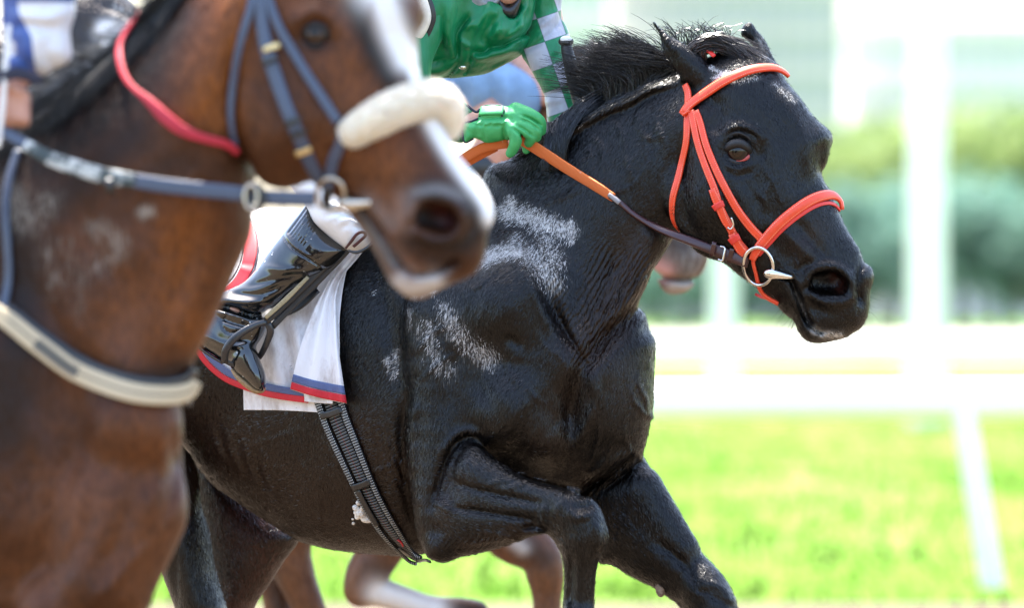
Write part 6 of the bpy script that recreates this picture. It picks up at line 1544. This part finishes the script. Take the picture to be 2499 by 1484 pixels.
BO.limb([(1165, 410, 146, 62), (1120, 500, 138, 54), (1070, 610, 130, 42), (1050, 660, 126, 40)], k=10); BO.limb([(1050, 650, 126, 40), (1090, 680, 150, 38), (1130, 700, 170, 28)], k=14)
v_, f_ = BO.mesh(); mesh_obj('boot', world_pts(relax(v_, f_, 1), BD), f_, black_leather, j3)
HB = Vol(axis((1160, 1420, 10 * QUAL)), axis((-380, -190, 10 * QUAL)), axis((-80, 180, 10 * QUAL)), BD)
HB.limb([(1292, -246, 50, 100)], k=1); v_, f_ = HB.mesh(); mesh_obj('helmet', world_pts(v_, BD), f_, white_cap, j3)

# a dark horse following behind the bay one
FD = 18.2
FH = Vol(axis((-400, 420, 8 * QUAL)), axis((-180, 900, 9 * QUAL), (900, 2200, 30)), axis((-300, 200, 10 * QUAL)), FD)
FH.inflate([(-300, 120), (-60, 60), (60, 20), (150, -60), (250, -60), (310, -6), (352, 46), (380, 120), (360, 220), (330, 420), (300, 700), (200, 860), (-100, 880), (-330, 700)], lambda X, Y: -60 + 0 * X, 150, 190, k=1, soft=12)
FH.limb([(100, 860, -60, 130), (110, 1300, -60, 70), (110, 1900, -60, 50)], k=30); FH.limb([(-200, 820, -100, 130), (-180, 1300, -100, 70), (-180, 1900, -100, 50)], k=30)
for pts, sg, am in [([(240, 8), (290, 24), (335, 50)], 7, 8), ([(250, 30), (300, 50), (330, 80)], 7, -7), ([(200, 60), (240, 110), (250, 180)], 16, 9)]: FH.brush(pts, sg, am, wmin=-60, wat=90)
v_, f_ = FH.mesh(); v_ = relax(v_, f_, 2)
mk = paint(v_, [([(255, 74), (280, 70), (300, 76)], 22, 1.6, NEG), ([(262, 96), (254, 104)], 10, 1.4, NEG)])
fo = paint(v_, [([(280, 16), (320, 34)], 18, .6, NEG)])
zz = np.zeros(len(v_))
follower = empty('racehorse', (-1.1, -1.8, 0), 'dark brown horse with a white patch, seen between the blue sleeve and the black mane', 'horse')
mesh_obj('body', world_pts(v_, FD), f_, coat('dark brown coat', (.020, .014, .012), (.040, .026, .020), (.06, .03, .02), rough=.5, hair=(90, 90, 30)), follower, attrs=dict(foam=fo, pink=zz, mark=np.clip(mk, 0, 1), tint=zz, black=zz, wrinkle=zz))

# ================================================================ the racecourse
def sheet(name, x0, x1, y0, y1, z, mat, nx=2, ny=2, zf=None):
    xs = np.linspace(x0, x1, nx); ys = np.linspace(y0, y1, ny)
    X, Y = np.meshgrid(xs, ys, indexing='ij'); Z = np.full_like(X, z) + (zf(X, Y) if zf else 0)
    idx = np.arange(nx * ny).reshape(nx, ny)
    f = np.stack([idx[:-1, :-1], idx[1:, :-1], idx[1:, 1:], idx[:-1, 1:]], -1).reshape(-1, 4)
    o = mesh_obj(name, np.stack([X, Y, Z], -1).reshape(-1, 3), f, mat)
    o['kind'] = 'structure'; return o
gm_ = Mat('sunlit turf'); g_v = gm_.coord()
n1 = gm_.noise(gm_.coord('Object', (.55, .07, 1)), 1.0, 5, .6); n2 = gm_.noise(gm_.coord('Object', (3.2, .9, 1)), 1.0, 4, .65); n3 = gm_.noise(g_v, 30, 3)
gcol = gm_.ramp(gm_.math('ADD', gm_.math('MULTIPLY', n1, .5), gm_.math('MULTIPLY', n2, .5)), (.36, (.045, .120, .008)), (.48, (.095, .180, .022)), (.60, (.165, .265, .065)))
gm_.col(gm_.mix(gm_.math('MULTIPLY', n3, .3), gcol, (.09, .16, .02))); gm_.set(Roughness=.9); gm_.b.inputs['Specular IOR Level'].default_value = .04; gm_.nrm(gm_.bump(n3, .6, .05)); turf_m = gm_.m
dm = Mat('pale sand track'); dv = dm.coord()
dm.col(dm.ramp(dm.noise(dv, 3, 6, .65), (.3, (.070, .046, .025)), (.7, (.115, .078, .045)))); dm.set(Roughness=.9); dm.nrm(dm.bump(dm.noise(dv, 12, 6, .7), .8, .06)); sand_m = dm.m
sheet('ground', -2500, 2500, -300, 4000, -0.02, turf_m, 2, 2)
sheet('near_track', -60, 60, -60, 20.7, 0.0, sand_m, 60, 40, lambda X, Y: .02 * np.sin(X * 3.1 + Y) * np.sin(Y * 2.3))
sheet('turf', -60, 70, 20.7, 197, 0.0, turf_m, 120, 160, lambda X, Y: .05 * np.sin(X * .9 + .4 * Y) * np.sin(Y * .31) + .04 * np.sin(X * 2.1) * np.sin(Y * .9))
sheet('far_track', -200, 240, 198, 378, 0.01, simple('white sand', (.34, .32, .28), .9, .08, 3, bump=.3, bscale=20))
# tufts of grass
n = 16000
px = RNG.uniform(-4, 13, n); py = 21 + 60 * RNG.uniform(0, 1, n) ** 1.5
V, F = [], []
ang = RNG.uniform(0, math.pi, n); h = RNG.uniform(.05, .13, n); s = RNG.uniform(.015, .035, n); lx = RNG.normal(0, .03, n); ly = RNG.normal(0, .03, n)
zb = .05 * np.sin(px * .9 + .4 * py) * np.sin(py * .31) + .04 * np.sin(px * 2.1) * np.sin(py * .9) - .01
A = np.stack([px - s * np.cos(ang), py - s * np.sin(ang), zb], 1); B_ = np.stack([px + s * np.cos(ang), py + s * np.sin(ang), zb], 1); C_ = np.stack([px + lx, py + ly, zb + h], 1); D_ = np.stack([px + lx * .4, py + ly * .4 + s * .7, zb], 1)
V = np.stack([A, B_, C_, D_], 1).reshape(-1, 3); b0 = np.arange(n) * 4
F = np.concatenate([np.stack([b0, b0 + 1, b0 + 2], 1), np.stack([b0 + 1, b0 + 3, b0 + 2], 1), np.stack([b0 + 3, b0, b0 + 2], 1)])
tf = Mat('grass blade'); tf.col(tf.ramp(tf.noise(tf.coord('Object', (.8, .2, 1)), 1.0, 3), (.35, (.045, .120, .008)), (.65, (.15, .24, .045)))); tf.set(Roughness=.8); tf.b.inputs['Specular IOR Level'].default_value = .04; tf.b.inputs['Transmission Weight'].default_value = 0
g_o = mesh_obj('grass', V, F, tf.m, smooth=False, kind='stuff'); g_o['label'] = 'short bright green grass on the infield'

white_paint = simple('white rail paint', (.90, .85, .87), .4, .03, 4, bump=.05)
def running_rail(y, z, r, x0, x1, posts, label, lean=.25, pr=.055):
    e = empty('running_rail', ((x0 + x1) / 2, y, 0), label, 'rail')
    n = 60; xs = np.linspace(x0, x1, n); a = np.linspace(0, 2 * math.pi, 14, endpoint=False)
    V = np.stack([np.repeat(xs, 14), y + r * np.tile(np.cos(a), n), z + .01 * np.sin(np.repeat(xs, 14) * .35) + r * np.tile(np.sin(a), n)], 1)
    F = [(i * 14 + j, (i + 1) * 14 + j, (i + 1) * 14 + (j + 1) % 14, i * 14 + (j + 1) % 14) for i in range(n - 1) for j in range(14)]
    mesh_obj('rail', V, F, white_paint, e)
    first = None
    for x in posts:
        if first is None:
            k = 8; zs = np.linspace(-.1, z + r * .3, k); xx = (1 - (zs - 0) / z) * lean
            V = np.stack([np.repeat(xx, 10) + pr * np.tile(np.cos(a[:10] * 1.4), k), -.07 + pr * np.tile(np.sin(a[:10] * 1.4), k), np.repeat(zs, 10)], 1)
            F = [(i * 10 + j, i * 10 + (j + 1) % 10, (i + 1) * 10 + (j + 1) % 10, (i + 1) * 10 + j) for i in range(k - 1) for j in range(10)]
            me = bpy.data.meshes.new('post'); me.from_pydata([tuple(v) for v in V], [], F); me.polygons.foreach_set('use_smooth', np.ones(len(F), dtype=bool)); me.materials.append(white_paint); first = me
        o = bpy.data.objects.new('post', first); o.location = (x - e.location.x, 0, 0); o.parent = e; COL.objects.link(o)
    return e
d1 = 44.0
x1_ = (2345 - CX) * d1 / 20000
running_rail(d1 - 20, 0.972, .105, -14, 16, [x1_ - 8, x1_ - 4, x1_, x1_ + 4, x1_ + 8], 'thick white running rail on slanted posts along the near edge of the turf', lean=.16, pr=.062)
running_rail(75, .97, .10, -40, 60, [-34 + 7 * i for i in range(13)], 'distant white running rail on the far side of the turf', lean=.3, pr=.05)
def column(name, x, y, h, r0, r1, label):
    e = empty(name, (x, y, 0), label, 'post')
    a = np.linspace(0, 2 * math.pi, 20, endpoint=False)
    def lathe(nm, prof, mat):
        V = np.concatenate([np.stack([x + r * np.cos(a), y + r * np.sin(a), np.full(20, z)], 1) for z, r in prof])
        F = [(i * 20 + j, i * 20 + (j + 1) % 20, (i + 1) * 20 + (j + 1) % 20, (i + 1) * 20 + j) for i in range(len(prof) - 1) for j in range(20)]
        mesh_obj(nm, V, F, mat, e)
    lathe('base', [(-.1, r0 * 1.1), (.05, r0 * 1.08), (.3, r0 * 1.01)], white_paint)
    lathe('shaft', [(.1, r0), (h * .5, (r0 + r1) / 2), (h, r1)], white_paint)
    lathe('cap', [(h, r1 * 1.3), (h + .08, r1 * 1.3), (h + .16, r1 * .4), (h + .17, .001)], white_paint)
dd = 100.7
column('white_column', (2262 - CX) * dd / 20000, dd - 20, 8.5, .23, .20, 'tall white column rising beyond the near rail at the right')
column('white_column', (1767 - CX) * 150 / 20000, 130, 5.2, .23, .22, 'shorter white column seen under the chin of the black horse')

# ---------------------------------------------------------------- trees and buildings far behind
bark = simple('grey bark', (.10, .08, .06), .9, .2, 3)
def leaf_mat(name, a, b):
    m = Mat(name); m.col(m.ramp(m.noise(m.coord('Object', (.5, .5, .5)), 1.0, 4), (.35, a), (.65, b))); m.set(Roughness=.6)
    tr = m.node('ShaderNodeBsdfTranslucent'); mx = m.node('ShaderNodeMixShader'); mx.inputs[0].default_value = .55
    cl = m.b.inputs['Base Color'].links[0].from_socket; m.link(cl, tr.inputs[0]); m.link(m.b.outputs[0], mx.inputs[1]); m.link(tr.outputs[0], mx.inputs[2]); m.link(mx.outputs[0], m.n['Material Output'].inputs['Surface'])
    return m.m
leaf_a = leaf_mat('leaf green', (.17, .25, .085), (.27, .34, .13))
leaf_shade = leaf_mat('shaded leaf green', (.13, .25, .20), (.19, .33, .26))  # teal shade and far haze of the lower foliage put into the leaf colour
def crown_mesh(name, h, r, nblob, nleaf, mat, seed):
    g = np.random.default_rng(seed)
    c = np.stack([g.normal(0, r * .42, nblob), g.normal(0, r * .42, nblob), h * (.34 + .56 * g.uniform(0, 1, nblob))], 1)
    rb = r * g.uniform(.28, .52, nblob) * (1.15 - .5 * (c[:, 2] / h - .34))
    b = g.integers(0, nblob, nleaf)
    d = g.normal(0, 1, (nleaf, 3)); d /= np.linalg.norm(d, axis=1, keepdims=True)
    p = c[b] + d * (rb[b] * g.uniform(.55, 1.08, nleaf))[:, None]
    u = g.normal(0, 1, (nleaf, 3)); u /= np.linalg.norm(u, axis=1, keepdims=True)
    v = np.cross(u, g.normal(0, 1, (nleaf, 3))); v /= np.linalg.norm(v, axis=1, keepdims=True)
    s = g.uniform(.14, .34, nleaf)[:, None] * (h / 10) ** .3
    V = np.stack([p - u * s, p + v * s * .6, p + u * s, p - v * s * .6], 1).reshape(-1, 3)
    F = np.arange(nleaf * 4).reshape(-1, 4)
    me = bpy.data.meshes.new(name); me.from_pydata([tuple(x) for x in V.tolist()], [], [tuple(x) for x in F.tolist()]); me.materials.append(mat); return me
def trunk_mesh(h):
    bm = bmesh.new()
    def seg(a, b, ra, rb):
        a, b = Vector(a), Vector(b); q = (b - a).to_track_quat('Z', 'Y'); vs = []
        for c, r in ((a, ra), (b, rb)):
            vs.append([bm.verts.new(c + q @ Vector((r * math.cos(t), r * math.sin(t), 0))) for t in np.linspace(0, 2 * math.pi, 8, endpoint=False)])
        for j in range(8): bm.faces.new((vs[0][j], vs[0][(j + 1) % 8], vs[1][(j + 1) % 8], vs[1][j]))
    seg((0, 0, -.2), (.1, 0, h * .4), h * .03, h * .02); seg((.1, 0, h * .4), (0, .2, h * .8), h * .02, h * .008)
    for k in range(5):
        t = k * 1.3; seg((.08, 0, h * (.3 + .06 * k)), (h * .2 * math.cos(t), h * .2 * math.sin(t), h * (.5 + .07 * k)), h * .011, h * .004)
    me = bpy.data.meshes.new('trunk'); bm.to_mesh(me); bm.free(); me.materials.append(bark); return me
kinds = [(crown_mesh('crown', 11.0, 4.6, 22, 5200, leaf_a, 3), trunk_mesh(11.0)), (crown_mesh('crown', 9.0, 4.0, 20, 4600, leaf_shade, 5), trunk_mesh(9.0)), (crown_mesh('crown', 5.5, 4.4, 18, 4200, leaf_shade, 8), trunk_mesh(5.5))]
tl = ['light green tree left of the tall white column, level with the black horse\'s forehead', 'light green tree rising directly behind the tall white column', 'light green tree next to the right side of the tall white column', 'light green tree midway between the tall white column and the right edge', 'light green tree cut off by the right edge of the view',
      'bluish green tree just in front of the black horse\'s nose', 'bluish green tree between the black horse\'s nose and the tall white column', 'bluish green tree hidden partly by the tall white column', 'bluish green tree right of the tall white column, above the rail', 'bluish green tree farthest right, above the rail',
      'low dark bushy tree beside the chest of the black horse', 'low dark bushy tree behind the pale muzzle of the chestnut horse', 'low dark bushy tree right of the shorter white column', 'low dark bushy tree under the bit ring of the black horse', 'low dark bushy tree under the lips of the black horse']
for i, (px_, D, k, sc_) in enumerate([(2080, 420, 0, 1.0), (2190, 436, 0, 1.08), (2330, 424, 0, .98), (2440, 418, 0, 1.1), (2560, 430, 0, 1.0), (2030, 408, 1, .72), (2140, 404, 1, .82), (2260, 402, 1, .78), (2380, 405, 1, .85), (2500, 403, 1, .8), (1590, 404, 2, .95), (1690, 408, 2, 1.05), (1800, 402, 2, 1.0), (1890, 407, 2, 1.1), (1965, 404, 2, 1.0)]):
    e = empty('tree', ((px_ - CX) * D / 20000, D - 20, 0), tl[i], 'tree', ['light green trees far behind', 'dark green trees far behind', 'low bushy trees far behind'][k])
    for me, nm in ((kinds[k][0], 'crown'), (kinds[k][1], 'trunk')):
        o = bpy.data.objects.new(nm, me); o.parent = e; o.scale = (sc_,) * 3; o.rotation_euler = (0, 0, i * 1.7); COL.objects.link(o)
glass = simple('window glass', (.36, .37, .39), .4, .1, 2, bump=0)
def building(label, pxa, pxb, ptop, D, color, wcols, wrows, ww=.55, wh=.5):
    xa, xb = (pxa - CX) * D / 20000, (pxb - CX) * D / 20000; h = 1.5 + (CY - ptop) * D / 20000
    e = empty('building', ((xa + xb) / 2, D - 20, 0), label, 'building')
    m = simple('facade', color, .8, .05, .2, bump=.1, bscale=2)
    W = xb - xa; dp = 16.0
    def box(nm, x0, x1, y0, y1, z0, z1, mat, par=e, me=None):
        V = [(x0, y0, z0), (x1, y0, z0), (x1, y1, z0), (x0, y1, z0), (x0, y0, z1), (x1, y0, z1), (x1, y1, z1), (x0, y1, z1)]
        return mesh_obj(nm, V, [(0, 1, 5, 4), (1, 2, 6, 5), (2, 3, 7, 6), (3, 0, 4, 7), (4, 5, 6, 7), (3, 2, 1, 0)], mat, par, smooth=False)
    y = D - 20
    box('wall', xa, xb, y, y + dp, -.2, h, m); box('roof', xa - .4, xb + .4, y - .4, y + dp + .4, h, h + .5, m)
    cw, ch_ = W / wcols, (h - 1.0) / wrows
    first = box('window', -cw * ww / 2, cw * ww / 2, -.12, .08, -ch_ * wh / 2, ch_ * wh / 2, glass, None)
    k = 0
    for r in range(wrows):
        for c in range(wcols):
            o = first if k == 0 else first.copy(); k += 1
            if o is not first: COL.objects.link(o)
            o.parent = e; o.location = (xa + cw * (c + .5) - e.location.x, y - e.location.y, 1.0 + ch_ * (r + .5))
    for r in range(1, wrows): box('ledge', xa - .15, xb + .15, y - .3, y - .003, 1.0 + ch_ * r - .12, 1.0 + ch_ * r + .12, m)
building('pale apartment block far behind the checked sleeve', 1330, 1490, -260, 620, (.82, .74, .75), 5, 10)
building('grey blue slab block far behind the ears of the black horse', 1500, 2055, -220, 640, (.66, .58, .61), 14, 10, .62, .55)
building('long pale building far behind the trees at the right', 2075, 2620, 70, 660, (.82, .75, .78), 14, 6, .5, .4)

# ---------------------------------------------------------------- the pale air of the distance
HZ = bpy.data.materials.new('pale air'); HZ.use_nodes = True
hn = HZ.node_tree.nodes; hn.remove(hn['Principled BSDF'])
pvn = hn.new('ShaderNodeVolumePrincipled'); pvn.inputs['Density'].default_value = .00016; pvn.inputs['Color'].default_value = (.92, .96, 1.0, 1); pvn.inputs['Anisotropy'].default_value = .1
HZ.node_tree.links.new(pvn.outputs[0], hn['Material Output'].inputs['Volume'])
def haze_box(x, y0, y1, z0, z1):
    V = [(-x, y0, z0), (x, y0, z0), (x, y1, z0), (-x, y1, z0), (-x, y0, z1), (x, y0, z1), (x, y1, z1), (-x, y1, z1)]
    return mesh_obj('haze', V, [(0, 1, 5, 4), (1, 2, 6, 5), (2, 3, 7, 6), (3, 0, 4, 7), (4, 5, 6, 7), (3, 2, 1, 0)], HZ, None, smooth=False, kind='stuff')
#haze_box(2600, -340, 4100, -1.1, 48.0)
